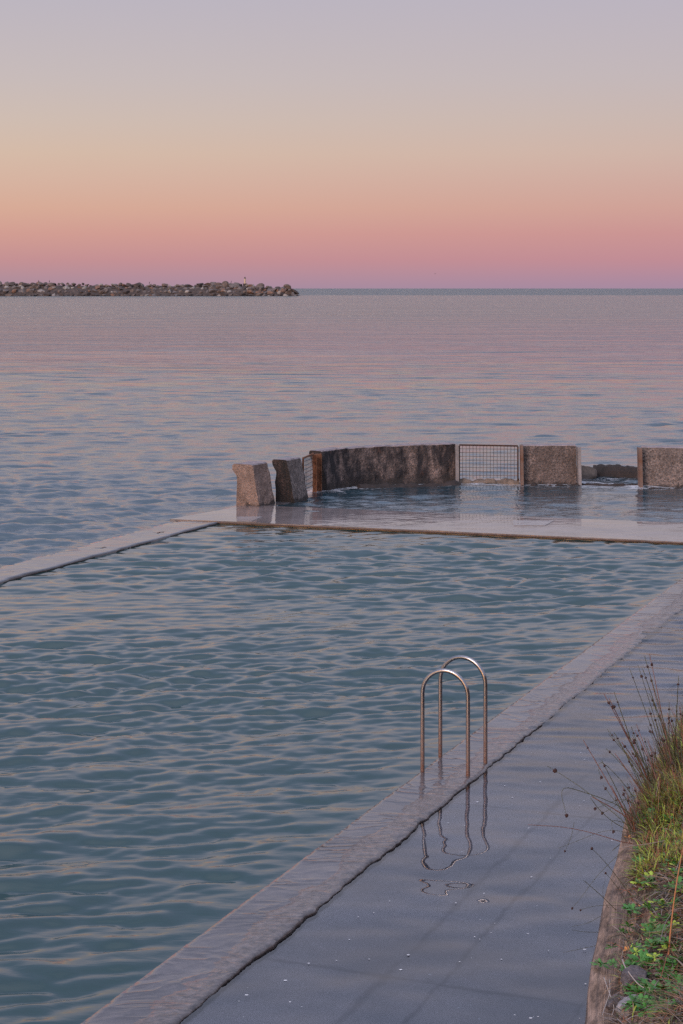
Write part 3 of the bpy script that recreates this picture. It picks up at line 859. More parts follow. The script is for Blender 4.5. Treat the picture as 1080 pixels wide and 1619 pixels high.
# ------------------------------------------------------------------ mesh gates
def gate(name, label, A, B, z0, z1, nv, nh, rt, mats_frame, posts=True):
    r = empty(name, ((A[0] + B[0]) / 2, (A[1] + B[1]) / 2, 0))
    o = r.location
    a = Vector((A[0] - o.x, A[1] - o.y, 0)); b = Vector((B[0] - o.x, B[1] - o.y, 0))
    Z = Vector((0, 0, 1))
    t = MB(); t.tube([a + Z * z1, b + Z * (z1 - 0.01)], rt, 8); t.build('top_rail', mats_frame, r)
    for p in (a, b):
        t = MB(); t.tube([p + Z * -0.3, p + Z * (z1 - 0.02)], rt * 0.9, 8); t.build('side_rail', mats_frame, r)
    w = MB()
    for i in range(1, nv + 1):
        p = a.lerp(b, i / (nv + 1)); j = 0.006 * rng.uniform(-1, 1)
        top = z1 if True else 0
        w.tube([p + Z * (z0 + 0.02 * rng.random()), p + Z * ((z0 + z1) / 2) + Vector((j, 0, 0)), p + Z * top], 0.0062, 5)
    for k in range(1, nh + 1):
        zz = z0 + (z1 - z0) * k / (nh + 1)
        w.tube([a + Z * zz, a.lerp(b, 0.5) + Z * (zz + 0.008 * rng.uniform(-1, 1)) + Vector((0, 0.012, 0)), b + Z * zz], 0.0062, 5)
    w.build('wire_mesh', M_WIRE, r)
    return r
G1 = gate('mesh_gate', 'narrow rusty mesh gate seen almost edge on between the second block and the curved wall', (-0.83, 39.55), (-0.62, 40.75), 0.05, 0.84, 9, 8, 0.022, M_RUST)
tag(G1, 'narrow rusty mesh gate seen almost edge on between the second block and the curved wall', 'gate', 'mesh gates in the sea wall')
o = G1.location
for (px, py, w) in ((-0.60, 40.60, 0.07), (-0.52, 40.80, 0.12)):
    b = MB(); b.box((px - o.x, py - o.y, 0.24), (w, 0.10, 1.16), 0.2)
    b.box((px - o.x + w * 0.5, py - o.y - 0.03, 0.24), (0.018, 0.13, 1.18), 0.2)
    b.build('gate_post', M_RUST, G1)
G2 = gate('mesh_gate', 'x', (2.72, 42.36), (4.06, 42.22), 0.10, 0.885, 16, 8, 0.019, M_RUSTD)
tag(G2, 'wide square-grid wire mesh gate closing the gap between the curved wall and the square block', 'gate', 'mesh gates in the sea wall')

def lump_strip(name, A, B, w, h, z0, mat, seed, label, cat, segs=60, group=None, amp=0.5):
    a, b = Vector((A[0], A[1], 0)), Vector((B[0], B[1], 0))
    d = (b - a).normalized(); rt = Vector((d.y, -d.x, 0)); vs, fs = [], []
    m = 9
    for i in range(segs + 1):
        u = i / segs; c = a.lerp(b, u)
        hh = h * (1 + amp * 0.6 * fbm(u * 7, seed, 0)); ww = w * (1 + amp * 0.5 * fbm(u * 6, seed, 5))
        if i in (0, segs): hh *= 0.5; ww *= 0.6
        for k in range(m):
            an = math.pi * k / (m - 1)
            off = math.cos(an); zz = math.sin(an) ** 0.6
            p = c + rt * (ww / 2 * off)
            n = 0.10 * h * fbm(p.x * 4, p.y * 4, k * 0.4 + seed)
            vs.append((p.x, p.y, z0 + (hh + n) * zz))
    for i in range(segs):
        for k in range(m - 1):
            fs.append((i * m + k, i * m + k + 1, (i + 1) * m + k + 1, (i + 1) * m + k))
    fs.append(tuple(range(m))[::-1]); fs.append(tuple(segs * m + k for k in range(m)))
    o = pyobj(name, vs, fs, mat)
    return tag(o, label, cat, group)
M_WEEDROCK = mat_rock('weedy_rock', (0.012, 0.008, 0.008), (0.038, 0.024, 0.022), wet=0.1, scale=4)
M_BROWNROCK = mat_rock('brown_rock', (0.085, 0.062, 0.050), (0.21, 0.155, 0.125), wet=0.2, scale=5)
lump_strip('concrete_sill', (2.70, 42.42), (4.12, 42.28), 0.25, 0.40, -0.30, M_BROWNROCK, 4, 'lumpy brown concrete sill under the wide mesh gate', 'sill', amp=0.25)
lump_strip('concrete_sill', (5.36, 42.10), (6.84, 41.75), 0.22, 0.34, -0.30, M_WEEDROCK, 7, 'low dark sill just above the water in the open gap', 'sill', amp=0.08)
lump_strip('fallen_wall', (6.00, 43.9), (7.5, 43.5), 0.5, 0.60, -0.33, M_WEEDROCK, 9, 'dark low fallen wall piece in the sea behind the open gap', 'rubble', amp=0.03)
lump_strip('rock_ledge', (0.35, 41.45), (2.75, 42.05), 0.60, 0.36, -0.30, M_WEEDROCK, 13, 'low red brown rock ledge awash at the foot of the curved wall', 'ledge', amp=0.35)
lump_strip('rock_ledge', (4.1, 41.92), (5.5, 41.90), 0.3, 0.31, -0.30, M_WEEDROCK, 17, 'thin dark rock ledge awash under the square speckled block', 'ledge', amp=0.3)
lump_strip('rock_ledge', (6.9, 41.42), (9.5, 40.7), 0.34, 0.31, -0.30, M_WEEDROCK, 19, 'thin dark rock ledge awash under the wall section at the right edge', 'ledge', amp=0.3)

# ------------------------------------------------------------------ boulders
def rock_mesh(name, seed, sx=1, sy=1, sz=1, cuts=10, sub=3, rough=0.05, dlo=0.52, dhi=0.85):
    r = random.Random(seed)
    bm = bmesh.new(); bmesh.ops.create_icosphere(bm, subdivisions=sub, radius=1.0)
    pl = []
    for i in range(cuts):
        n = Vector((r.gauss(0, 1), r.gauss(0, 1), r.gauss(0, 1))).normalized(); pl.append((n, r.uniform(dlo, dhi)))
    for v in bm.verts:
        for n, d in pl:
            q = v.co.dot(n) - d
            if q > 0: v.co -= n * q
        v.co += v.co.normalized() * rough * mnoise.fractal(v.co * 2.5 + Vector((seed, 0, 0)), 0.8, 2, 4)
        v.co.x *= sx; v.co.y *= sy; v.co.z *= sz
    me = bpy.data.meshes.new(name); bm.to_mesh(me); bm.free()
    return me
rk = rock_mesh('sea_rock', 44, 0.36, 0.32, 0.26)
r1 = link_mesh('sea_rock', rk, mat_rock('dull_brown_rock', (0.05, 0.037, 0.032), (0.13, 0.10, 0.085), wet=0.1, scale=6)); r1.location = (5.75, 43.6, 0.06)
tag(r1, 'rounded brown rock standing in foam behind the open gap, next to the dark fallen wall', 'rock')

# breakwater
BY = 1087.0
def bx(px): return (px - 540) * BY / F
def bz(py, y=BY): return CAM_H - (py - 456) * y / F
BM = [mat_rock('boulder_grey', (0.075, 0.062, 0.066), (0.19, 0.16, 0.158), scale=0.5),
      mat_rock('boulder_brown', (0.075, 0.053, 0.048), (0.17, 0.125, 0.108), scale=0.5),
      mat_rock('boulder_orange', (0.11, 0.06, 0.045), (0.24, 0.145, 0.11), scale=0.5),
      mat_rock('boulder_pale', (0.18, 0.155, 0.15), (0.36, 0.32, 0.31), scale=0.5),
      mat_rock('boulder_dark', (0.035, 0.026, 0.027), (0.085, 0.065, 0.062), scale=0.5)]
protos = []
pr_rng = random.Random(5)
for i in range(15):
    me = rock_mesh('boulder', 100 + i, pr_rng.uniform(0.95, 1.35), pr_rng.uniform(0.8, 1.2), pr_rng.uniform(0.7, 1.0), cuts=6, sub=2, rough=0.03, dlo=0.38, dhi=0.72)
    me.materials.append(BM[[0, 0, 1, 1, 2, 3, 4, 0, 1, 0, 4, 1, 2, 0, 3][i]])
    protos.append(me)
def crest(x):
    """crest height of the breakwater at x"""
    px = x * F / BY + 540
    if px > 478: return 0.0
    tab = [(-900, 7.6), (60, 7.7), (150, 7.2), (250, 6.9), (330, 7.2), (350, 7.6), (400, 6.3), (430, 5.2), (455, 4.8), (463, 3.2), (478, 0.3)]
    for (a, za), (b, zb) in zip(tab, tab[1:]):
        if px <= b: return za + (zb - za) * (px - a) / (b - a)
    return 0
# core
nb_ = 240; vs, fs = [], []
X0, X1 = -620.0, bx(476)
for i in range(nb_ + 1):
    x = X0 + (X1 - X0) * i / nb_; c = max(0.1, crest(x) - 1.3)
    for k in range(9):
        u = k / 8; yy = BY - 4 + 22 * u; zz = -1.5 + (c + 1.5) * (1 - abs(2 * u - 1) ** 2.2)
        vs.append((x, yy + fbm(x * .2, k, 1), zz + 0.6 * fbm(x * 0.3, k * 3, 2)))
for i in range(nb_):
    for k in range(8): fs.append((i * 9 + k, (i + 1) * 9 + k, (i + 1) * 9 + k + 1, i * 9 + k + 1))
core = pyobj('breakwater_core', vs, fs, BM[4])
tag(core, 'dark rubble mound under the boulders of the long breakwater', 'breakwater', kind='structure')
brg = random.Random(31)
xa = bx(-6)
n_row = 72; lab_b = 'weathered boulder lying in the long rock breakwater on the horizon'
stuffv = MB()
def boulder(x, y, z, r, me=None, label=lab_b, rot=None):
    me = me or brg.choice(protos)
    o = bpy.data.objects.new('boulder', me); COL.objects.link(o)
    o.location = (x, y, z); o.scale = (r, r, r * brg.uniform(0.8, 1.0))
    o.rotation_euler = rot or (brg.uniform(-0.4, 0.4), brg.uniform(-0.4, 0.4), brg.uniform(0, 6.28))
    return tag(o, label, 'boulder', 'boulders of the breakwater' if label == lab_b else None)
cnt = 0
for row in range(4):
    for i in range(n_row):
        x = xa + (X1 - 2 - xa) * (i + 0.5 * (row % 2) + brg.uniform(-0.25, 0.25)) / n_row
        c = crest(x) + 0.3
        if c < 1.0 and row > 0: continue
        u = (row + 0.35) / 3.6
        z = c * u - 0.35 + brg.uniform(-0.25, 0.25)
        if row == 3: z = c - 1.15 + brg.uniform(-0.5, 0.75)
        y = BY - 3.2 + 9.0 * u
        big = x > bx(322)
        r = brg.choice([brg.uniform(1.1, 1.6), brg.uniform(1.5, 2.6)]) * (1.15 if big else 1.0) * (1.0 if row != 0 else 0.9)
        if z > -0.8: boulder(x, y, z, r, protos[brg.choice((6, 10))] if row == 0 and brg.random() < 0.6 else None); cnt += 1
# rocks further along, outside the picture, plus the far side: one object
for i in range(420):
    x = brg.uniform(X0, xa - 2) if i % 3 else brg.uniform(xa, X1 - 8)
    side = 0 if i % 3 else 1
    u = brg.random(); c = crest(x)
    z = c * u * 0.85 - 0.3; y = (BY - 3 + 9 * u) if not side else (BY + 17 - 7 * u)
    me = brg.choice(protos); r = brg.uniform(1.2, 1.9)
    M_ = Matrix.Translation((x, y, z)) @ Matrix.Rotation(brg.uniform(0, 6.28), 4, 'Z') @ Matrix.Scale(r, 4)
    stuffv.add([M_ @ v.co for v in me.vertices], [tuple(p.vertices) for p in me.polygons])
so = stuffv.build('breakwater_rubble', BM[0])
tag(so, 'further boulders of the breakwater beyond the left edge and on its far side', 'rubble', kind='stuff')
# large slabs near the tip, each seen against the sky
def slab(px, py, r, sx, sy, sz, rot, mi, seed, label, dy=4.0):
    me = rock_mesh('boulder', seed, sx, sy, sz, cuts=6, sub=3, rough=0.04); me.materials.append(BM[mi])
    return boulder(bx(px), BY + dy, bz(py), r, me, label, rot)
slab(341, 453, 2.4, 1.5, 0.9, 1.0, (0.2, -0.35, 0.2), 1, 300, 'big wedge shaped boulder with a slanting top at the left end of the high rocks')
slab(355, 451.5, 2.3, 1.1, 0.9, 1.35, (0.1, 0.5, 0.3), 1, 301, 'tall pointed brown boulder just left of the light beacon on the breakwater')
slab(368, 452.5, 2.2, 1.3, 0.9, 0.9, (0.1, 0.2, 0.1), 0, 302, 'grey flat-topped boulder with a bird perched on it')
slab(352, 460, 2.0, 1.3, 0.9, 0.9, (0.1, -0.2, 0.6), 2, 303, 'orange brown boulder low on the slope under the tall pointed one', 0.5)
slab(402, 457, 2.4, 1.3, 0.9, 1.0, (0.0, 0.3, 0.1), 1, 304, 'broad brown boulder just right of the light beacon')
slab(454, 453.5, 2.0, 1.2, 0.9, 1.0, (0.0, 0.22, 0.0), 1, 305, 'square block perched on top near the seaward tip of the breakwater', 2.5)
slab(447, 460, 1.9, 1.1, 0.9, 1.0, (0.2, 0.0, 0.8), 2, 306, 'orange boulder below the square block near the tip', -0.5)
slab(466, 461, 2.1, 1.5, 0.9, 0.55, (0.0, 0.55, 0.0), 4, 307, 'long dark slab sloping down to the water at the very tip', 1.0)

# beacon on its plinth
bc = empty('light_beacon', (bx(386.5), BY + 6, bz(452)))
M_BEAC = mat_simple('cream_painted_steel', (0.48, 0.36, 0.27), 0.6, var=0.1, scale=1, bmp=0)
M_BEACD = mat_simple('dark_plinth', (0.07, 0.055, 0.055), 0.8, var=0.3, scale=2, bmp=0)
b = MB(); b.box((0, 0, 0.2), (2.3, 2.3, 2.0)); b.box((0, 0, 1.3), (2.7, 2.7, 0.25)); b.build('plinth', M_BEACD, bc)
b = MB(); b.tube([(0, 0, 1.42), (0, 0, 4.4)], [0.62, 0.5], 12); b.build('tower', M_BEAC, bc)
b = MB(); b.tube([(0, 0, 4.42), (0, 0, 4.6), (0, 0, 4.62), (0, 0, 5.2), (0, 0, 5.45)], [0.62, 0.62, 0.36, 0.36, 0.12], 12); b.build('lantern', M_BEACD, bc)
tag(bc, 'slim cream light beacon with a dark lantern on a dark plinth at the breakwater end', 'beacon')

# birds
M_BIRD = mat_simple('dark_feathers', (0.018, 0.015, 0.018), 0.8, bmp=0)
def bird(x, y, z, s, rz, label, flying=False):
    vs = MB()
    if flying:
        vs.tube([(-0.5, 0, 0), (-0.25, 0, 0.02), (0.1, 0, 0.03), (0.38, 0, 0.03), (0.52, 0, 0.04), (0.66, 0, 0.02)], [0.03, 0.08, 0.13, 0.10, 0.07, 0.012], 8)
        for sg in (-1, 1):
            vs.add([(0.22, 0.08 * sg, 0.06), (-0.12, 0.08 * sg, 0.05), (-0.05, 0.6 * sg, 0.34), (0.14, 0.62 * sg, 0.36), (-0.16, 1.25 * sg, 0.2),
                    (0.22, 0.08 * sg, 0.03), (-0.12, 0.08 * sg, 0.03), (-0.05, 0.6 * sg, 0.31), (0.14, 0.62 * sg, 0.33)],
                   [(0, 1, 2, 3), (3, 2, 4), (5, 8, 7, 6), (8, 4, 7), (0, 3, 8, 5), (1, 6, 7, 2)])
    else:
        # upright body, curved neck, small head with beak, tail
        vs.tube([(-0.30, 0, 0.02), (-0.16, 0, 0.16), (-0.04, 0, 0.36), (0.05, 0, 0.58), (0.06, 0, 0.74), (0.04, 0, 0.88), (0.09, 0, 0.97), (0.15, 0, 0.97), (0.30, 0, 0.95)],
                [0.03, 0.11, 0.17, 0.14, 0.08, 0.05, 0.07, 0.045, 0.008], 8)
        for sg in (-1, 1): vs.tube([(0.0, 0.06 * sg, 0.26), (0.02, 0.07 * sg, -0.04)], 0.02, 5)
    o = vs.build('bird', M_BIRD, None, True); o.location = (x, y, z); o.scale = (s, s, s); o.rotation_euler = (0, 0, rz)
    return tag(o, label, 'bird', 'birds on and over the breakwater')
def crest_z(px): return crest(bx(px)) + 0.35
bird(bx(365), BY + 4, bz(447.2), 1.25, 0.4, 'dark bird perched on the high flat-topped boulder left of the beacon')
bird(bx(59), BY + 5, crest_z(59) + 0.1, 1.35, 2.6, 'leftmost dark bird standing upright on the breakwater crest')
bird(bx(76), BY + 5, crest_z(76) + 0.1, 1.35, 0.5, 'second dark bird from the left on the breakwater crest')
bird(bx(235), BY + 5, crest_z(235), 1.2, 0.2, 'lone dark bird on the crest halfway along the breakwater')
bird(150 * (688 - 540) / F, 150, CAM_H + 23 * 150 / F, 0.14, 1.2, 'tiny dark bird flying above the open horizon right of the breakwater', True)

# ------------------------------------------------------------------ pool ladder handrails
lad = empty('pool_ladder', (0.96, 17.1, 0))
tag(lad, 'pair of looped stainless steel ladder handrails rusty at the feet, rising from the wet kerb', 'ladder')
def handrail(A, B, top):
    A = Vector((A[0] - lad.location.x, A[1] - lad.location.y, 0)); B = Vector((B[0] - lad.location.x, B[1] - lad.location.y, 0))
    c = (A + B) / 2; r = (B - A).length / 2; d = (B - A).normalized()
    pts = [A + Vector((0, 0, z)) for z in (-0.35, 0.0, 0.2, 0.4, 0.55)] 
    zc = top - r
    pts = [p for p in pts if p.z < zc - 0.05]
    for i in range(19):
        an = math.pi - math.pi * i / 18
        pts.append(c + d * (r * math.cos(an)) + Vector((0, 0, zc + r * math.sin(an))))
    pts += [B + Vector((0, 0, z)) for z in (0.55, 0.4, 0.2, 0.0, -0.35) if z < zc - 0.05]
    b = MB(); b.tube(pts, 0.0195, 16)
    return b.build('handrail', M_STEEL, lad, True)
handrail((0.754, 17.08), (1.165, 16.90), 0.96)
handrail((0.948, 17.60), (1.362, 17.36), 0.985)

# foam flecks floating on the walkway film
fk = MB(); frg = random.Random(3)
for i in range(420):
    s = -1.5 + 11 * frg.random() ** 1.5; t = frg.uniform(-4.6, -0.7)
    x, y = st(s, t)
    if x > y * 0.21: continue
    r = frg.choice([0.003, 0.003, 0.004, 0.004, 0.005, 0.006, 0.007, 0.011]) ; n = 7
    ring = [(x + r * frg.uniform(0.7, 1.5) * math.cos(2 * math.pi * k / n), y + r * frg.uniform(0.6, 1.2) * math.sin(2 * math.pi * k / n), FILM_Z + 0.004) for k in range(n)]
    fk.add(ring + [(x, y, FILM_Z + 0.004 + r * 0.12)], [(k, (k + 1) % n, n) for k in range(n)])
fo = fk.build('foam_flecks', M_FLECK, None, True)
tag(fo, 'tiny white foam flecks floating on the flooded walkway', 'foam', kind='stuff')

# ------------------------------------------------------------------ bank (sandstone rim, grass)
BZ = 2.2
RIM_PX = [(925, 1619), (929, 1567), (935, 1522), (943, 1491), (951, 1444), (955.5, 1418), (964, 1391), (974, 1362), (982, 1329), (985, 1309), (993, 1282), (1009, 1255), (1025, 1224), (1045, 1184), (1067, 1160), (1073, 1142), (1080, 1133)]
rim = [Vector((-0.45, 2.2, BZ)), Vector((0.05, 3.6, BZ)), Vector((0.50, 4.8, BZ))] + [at(px, py, BZ) for px, py in RIM_PX]
rim += [Vector((2.35, 11.6, 2.1)), Vector((3.3, 13.6, 2.0)), Vector((4.9, 17, 1.9)), Vector((7.2, 22, 1.8)), Vector((11.5, 30, 1.7)), Vector((16, 36, 1.5))]
def rim_resample(ds):
    out = []
    for i in range(len(rim) - 1):
        L = (rim[i + 1] - rim[i]).length
        n = max(1, int(L / (ds if 4.5 < rim[i].y < 11 else 0.25)))
        for k in range(n): out.append(rim[i].lerp(rim[i + 1], k / n))
    out.append(rim[-1]); return out
RP = rim_resample(0.02)
# smooth a little
for _ in range(3): RP = [RP[0]] + [(RP[i - 1] + RP[i] * 2 + RP[i + 1]) / 4 for i in range(1, len(RP) - 1)] + [RP[-1]]
def inland(i):
    t = (RP[min(i + 6, len(RP) - 1)] - RP[max(i - 6, 0)]); t.z = 0; t.normalize()
    return Vector((t.y, -t.x, 0)), t
def bank_z(p, t):
    """height of the bank t metres inland of the rim"""
    base = BZ + 0.32 * t if t < 2.5 else BZ + 0.8 + 0.05 * (t - 2.5)
    return base
prof = [(-0.30, -2.35), (-0.24, -1.6), (-0.16, -1.0), (-0.10, -0.6), (-0.05, -0.32), (-0.018, -0.14), (-0.004, -0.05), (0.0, 0.0)]
inn = [0.01, 0.02, 0.035, 0.05, 0.065, 0.08, 0.095, 0.11, 0.125, 0.14, 0.16, 0.18, 0.20, 0.23, 0.26, 0.3, 0.35, 0.4, 0.5, 0.6, 0.75, 0.9, 1.1, 1.4, 1.8, 2.5, 4, 8, 20, 60]
def ridge(t, y):
    n = mnoise.noise(Vector((t * 13, y * 0.30, 3.3)))
    return 0.020 * n * (1 if t < 0.3 else 0)
vs, fs, rv = [], [], []
cols = len(prof) + len(inn)
for i, p in enumerate(RP):
    nr, tg = inland(i)
    for t, dz in prof:
        j = 0.10 * abs(t) * fbm(p.y * 1.5, dz * 2, 1) 
        q = p + nr * (-t * -1 + j) if False else p + nr * (t * (-1) * (-1) * (1) ) + nr * j
        # the face falls away under the rim, hidden from above
        q = p + nr * (-t + j) ; q.z = p.z + dz
        vs.append(q); rv.append(t)
    for t in inn:
        q = p + nr * t
        lump = 0.05 * min(1, t / 0.3) * fbm(q.x * 2.2, q.y * 2.2, 5) + 0.012 * min(1, t / 0.06) * fbm(q.x * 5, q.y * 5, 2)
        q.z = bank_z(q, t) + (p.z - BZ) + lump + ridge(t, q.y) - 0.02 * min(1, t / 0.05) 
        if t > 1.5 and p.y < 4.5: pass
        vs.append(q); rv.append(t)
for i in range(len(RP) - 1):
    for k in range(cols - 1):
        fs.append((i * cols + k, i * cols + k + 1, (i + 1) * cols + k + 1, (i + 1) * cols + k)[::-1])
bk = pyobj('shore_bank', vs, fs, M_BANK, None, True)
a_ = bk.data.attributes.new('rim', 'FLOAT', 'POINT'); a_.data.foreach_set('value', rv)
tag(bk, 'layered sandstone bank rising beside the walkway at lower right', 'bank', kind='structure')

def on_bank(y, t):
    """point on the bank t metres inland of the rim where the rim has this y"""
    i = min(range(len(RP)), key=lambda k: abs(RP[k].y - y))
    nr, tg = inland(i); q = RP[i] + nr * t
    q.z = bank_z(q, t) + 0.05 * min(1, t / 0.3) * fbm(q.x * 2.2, q.y * 2.2, 5) - 0.02
    return q, nr, tg
from bisect import bisect_left
def from_px(px, py):
    """bank point seen at a photo pixel: march along the ray"""
    best = None
    dx, dz = (px - 540) / F, -(py - 456) / F
    Yv = 3.8
    while Yv < 14:
        x, z = dx * Yv, CAM_H + dz * Yv
        i = min(range(0, len(RP), 6), key=lambda k: (RP[k].x - x) ** 2 + (RP[k].y - Yv) ** 2)
        nr, tg = inland(i); t = (Vector((x, Yv, 0)) - Vector((RP[i].x, RP[i].y, 0))).dot(nr)
        if t > -0.01:
            zb = bank_z(None, max(0, t)) + 0.05 * min(1, max(0, t) / 0.3) * fbm(x * 2.2, Yv * 2.2, 5) - 0.02
            if z <= zb: return Vector((x, Yv, zb)), t
        Yv += 0.02
    return None, None

# ground cover: tangled grass and litter
GM = [M_STRAW, M_GREYS, M_RUSTG, M_OLIVE, M_LIME, M_DARKG]
gr = random.Random(77); gc = MB()
def blade(mb, p, d, L, w, mi, curl=0.5, segs=3):
    """a narrow curved blade starting at p, heading d"""
    d = d.normalized(); side = d.cross(Vector((0, 0, 1)))
    side = side.normalized() if side.length > 0.05 else Vector((1, 0, 0))
    if gr.random() < 0.5: side = (side + Vector((0, 0, gr.uniform(-0.6, 0.6)))).normalized()
    vs = []; q = p.copy(); dd = d.copy()
    for k in range(segs + 1):
        ww = w * (1 - (k / segs) ** 1.6) * 0.5 + 0.0002
        vs += [q - side * ww, q + side * ww]
        q = q + dd * (L / segs); dd = (dd + Vector((gr.uniform(-.15, .15), gr.uniform(-.15, .15), -curl / segs))).normalized()
    mb.add(vs, [(2 * k, 2 * k + 1, 2 * k + 3, 2 * k + 2) for k in range(segs)], mi)
def cover_mix(y, t):
    """species by place: rusty and olive by the rushes, lime in the middle, straw with gaps below"""
    n = fbm(y * 2.0, t * 3.0, 11)
    if y > 7.9: w = (2, 1.5, 3.5, 4.0, 2.6 + 6 * max(0, n) * (t > 0.25), 0.8)
    elif y > 7.0: w = (3.4, 1.6, 3.6, 3.2, 2.4 + 5 * max(0, n), 2.0)
    else: w = (4.8, 3.2, 2.6, 2.2, 0.15, 3.6)
    return gr.choices(range(6), weights=w)[0]
nblade = 0
while nblade < 62000:
    y = 4.7 + 6.3 * gr.random() ** 1.45; t = 0.10 + 1.5 * gr.random() ** 1.25
    rimt = 0.14 + 0.05 * fbm(y * 3, 0, 9) + (0.09 if y < 6.9 else 0.0) - (0.05 if y > 7 else 0)
    if t < rimt and gr.random() > 0.12: continue
    if t > 0.75 and gr.random() < 0.6: continue
    p, nr, tg = on_bank(y, t)
    if p.x > 0.2 * p.y + 0.06 and gr.random() < 0.85: continue
    mi = cover_mix(y, t); nblade += 1
    flat = mi in (0, 1, 5) or y < 7.0
    a = gr.uniform(0, 6.28)
    d = Vector((math.cos(a), math.sin(a), gr.uniform(0.0, 0.5) if flat else gr.uniform(0.5, 1.8)))
    if not flat: d += Vector((-0.5, 0.1, 0))
    L = gr.uniform(0.03, 0.085) * (1.0 if not flat else 1.2) * (1.6 if y > 7.9 else 1.0)
    p.z += gr.uniform(-0.01, 0.035)
    blade(gc, p, d, L, gr.uniform(0.0022, 0.0045) * (1.5 if mi == 4 else 1), mi, curl=gr.uniform(0.1, 1.3))
for _ in range(2300):
    y = gr.uniform(7.6, 10.3); t = 0.03 + 0.5 * gr.random() ** 1.3
    p, nr, tg = on_bank(y, t)
    if p.x > 0.2 * p.y + 0.06: continue
    mi = gr.choices([0, 2, 3, 5, 1], weights=[2.2, 3.2, 3.5, 1.2, 1])[0]
    d = Vector((-0.55 + gr.gauss(0, 0.28), gr.gauss(0.15, 0.3), 1.5))
    blade(gc, p, d, gr.uniform(0.08, 0.20), gr.uniform(0.002, 0.0032), mi, curl=gr.uniform(0.0, 0.5), segs=4)
gco = gc.build('ground_cover', GM, None, True)
tag(gco, 'tangled dry and green grass covering the top of the sandstone bank', 'grass', kind='stuff')

# ---- leafy rosettes
def rosette_mesh(seed, n=7, size=0.034, mats=(0,)):
    r = random.Random(seed); mb = MB()
    for i in range(n):
        a = 2 * math.pi * i / n + r.uniform(-0.3, 0.3); L = size * r.uniform(0.75, 1.2); el = r.uniform(0.15, 0.9)
        dv = Vector((math.cos(a) * math.cos(el), math.sin(a) * math.cos(el), math.sin(el))); sd = Vector((-math.sin(a), math.cos(a), 0)); up = dv.cross(sd) * -1
        # lobed outline: stalk, widening, three lobes
        prof_ = [(0.0, 0.03), (0.28, 0.05), (0.46, 0.20), (0.54, 0.10), (0.70, 0.25), (0.79, 0.13), (0.90, 0.13), (1.0, 0.01)]
        vs = []
        for u, w in prof_:
            c = dv * (L * u) + Vector((0, 0, -0.28 * L * u * u)); ww = w * L
            vs += [c + sd * ww + up * (ww * 0.45), c, c - sd * ww + up * (ww * 0.45)]
        fs = []
        for k in range(len(prof_) - 1):
            for j in range(2): fs.append((k * 3 + j, k * 3 + j + 1, (k + 1) * 3 + j + 1, (k + 1) * 3 + j))
        mb.add(vs, fs, r.choice(mats))
    return mb
def ros_proto(seed, n, size, mats):
    mb = rosette_mesh(seed, n, size, range(len(mats)))
    me = bpy.data.meshes.new('leafy_rosette'); me.from_pydata([tuple(v) for v in mb.v], [], mb.f)
    me.polygons.foreach_set('material_index', mb.m)
    for m in mats: me.materials.append(m)
    me.shade_smooth(); return me
RG = [ros_proto(s, 11, 0.033, [M_LEAFG]) for s in (1, 2, 3)]
RY = [ros_proto(s, 9, 0.026, [M_LEAFY, M_LEAFG, M_LEAFY]) for s in (4, 5, 6)]
RO = [ros_proto(s, 4, 0.030, [M_LEAFO, M_LEAFO, M_LEAFY]) for s in (7, 8)]
prg = random.Random(12)
def rosette(px, py, kind, sc, label, group):
    p, t = from_px(px, py)
    if p is None: return
    o = bpy.data.objects.new({'g': 'green_rosette', 'y': 'yellow_green_rosette', 'o': 'orange_leaf_sprig'}[kind], prg.choice({'g': RG, 'y': RY, 'o': RO}[kind]))
    COL.objects.link(o); o.location = p + Vector((0, 0, 0.03))
    o.scale = (sc,) * 3; o.rotation_euler = (prg.uniform(0.1, 0.6), prg.uniform(-0.3, 0.2), prg.uniform(0, 6.28))
    tag(o, label, 'plant', group)
# named ones, the clearest in the picture
rosette(950, 1540, 'g', 1.15, 'lobed green sprig standing alone on the sandstone rim above the bleached roots', None)
rosette(969, 1541, 'g', 0.8, 'smaller lobed green sprig just right of the lone sprig on the rim', None)
rosette(967, 1513, 'g', 0.9, 'green rosette on the rim above the lone sprig', None)
rosette(986, 1488, 'g', 1.0, 'green rosette at the edge of the grass above the orange leaves', None)
rosette(996, 1518, 'o', 1.15, 'pair of bright orange dying leaves beside the grey boulder', None)
rosette(1020, 1482, 'o', 0.9, 'small orange and yellow leaf sprig between two green rosettes', None)
rosette(1032, 1510, 'g', 1.35, 'large green rosette above right of the grey boulder', None)
rosette(1062, 1470, 'g', 1.3, 'large green rosette beside the tall orange reed', None)
rosette(1012, 1603, 'g', 1.5, 'broad green rosette at the bottom beside the whitish stone', None)
rosette(1034, 1590, 'g', 1.3, 'green rosette touching the end of the long bleached twig', None)
rosette(1053, 1605, 'y', 1.2, 'yellow green rosette at the bottom edge of the picture', None)
rosette(1072, 1538, 'g', 1.3, 'green rosette at the right border below the reed foot', None)
rosette(1060, 1556, 'g', 1.1, 'green rosette left of the one at the right border', None)
rosette(1048, 1447, 'g', 1.2, 'green rosette just left of the orange reed top', None)
rosette(1066, 1380, 'g', 1.4, 'dark green rosette at the right border in the middle of the bank', None)
rosette(999, 1390, 'o', 0.9, 'upright orange sprig near the rim in the middle of the bank', None)
rosette(993, 1336, 'o', 0.8, 'flame orange leaf at the foot of the long arching rush stem', None)
for i in range(75):
    px = prg.uniform(992, 1078); py = prg.uniform(1440, 1615)
    rosette(px, py, prg.choice('ggggy'), prg.uniform(0.75, 1.4), 'small green rosette in the dry litter of the lower bank', 'small green rosettes on the lower bank')
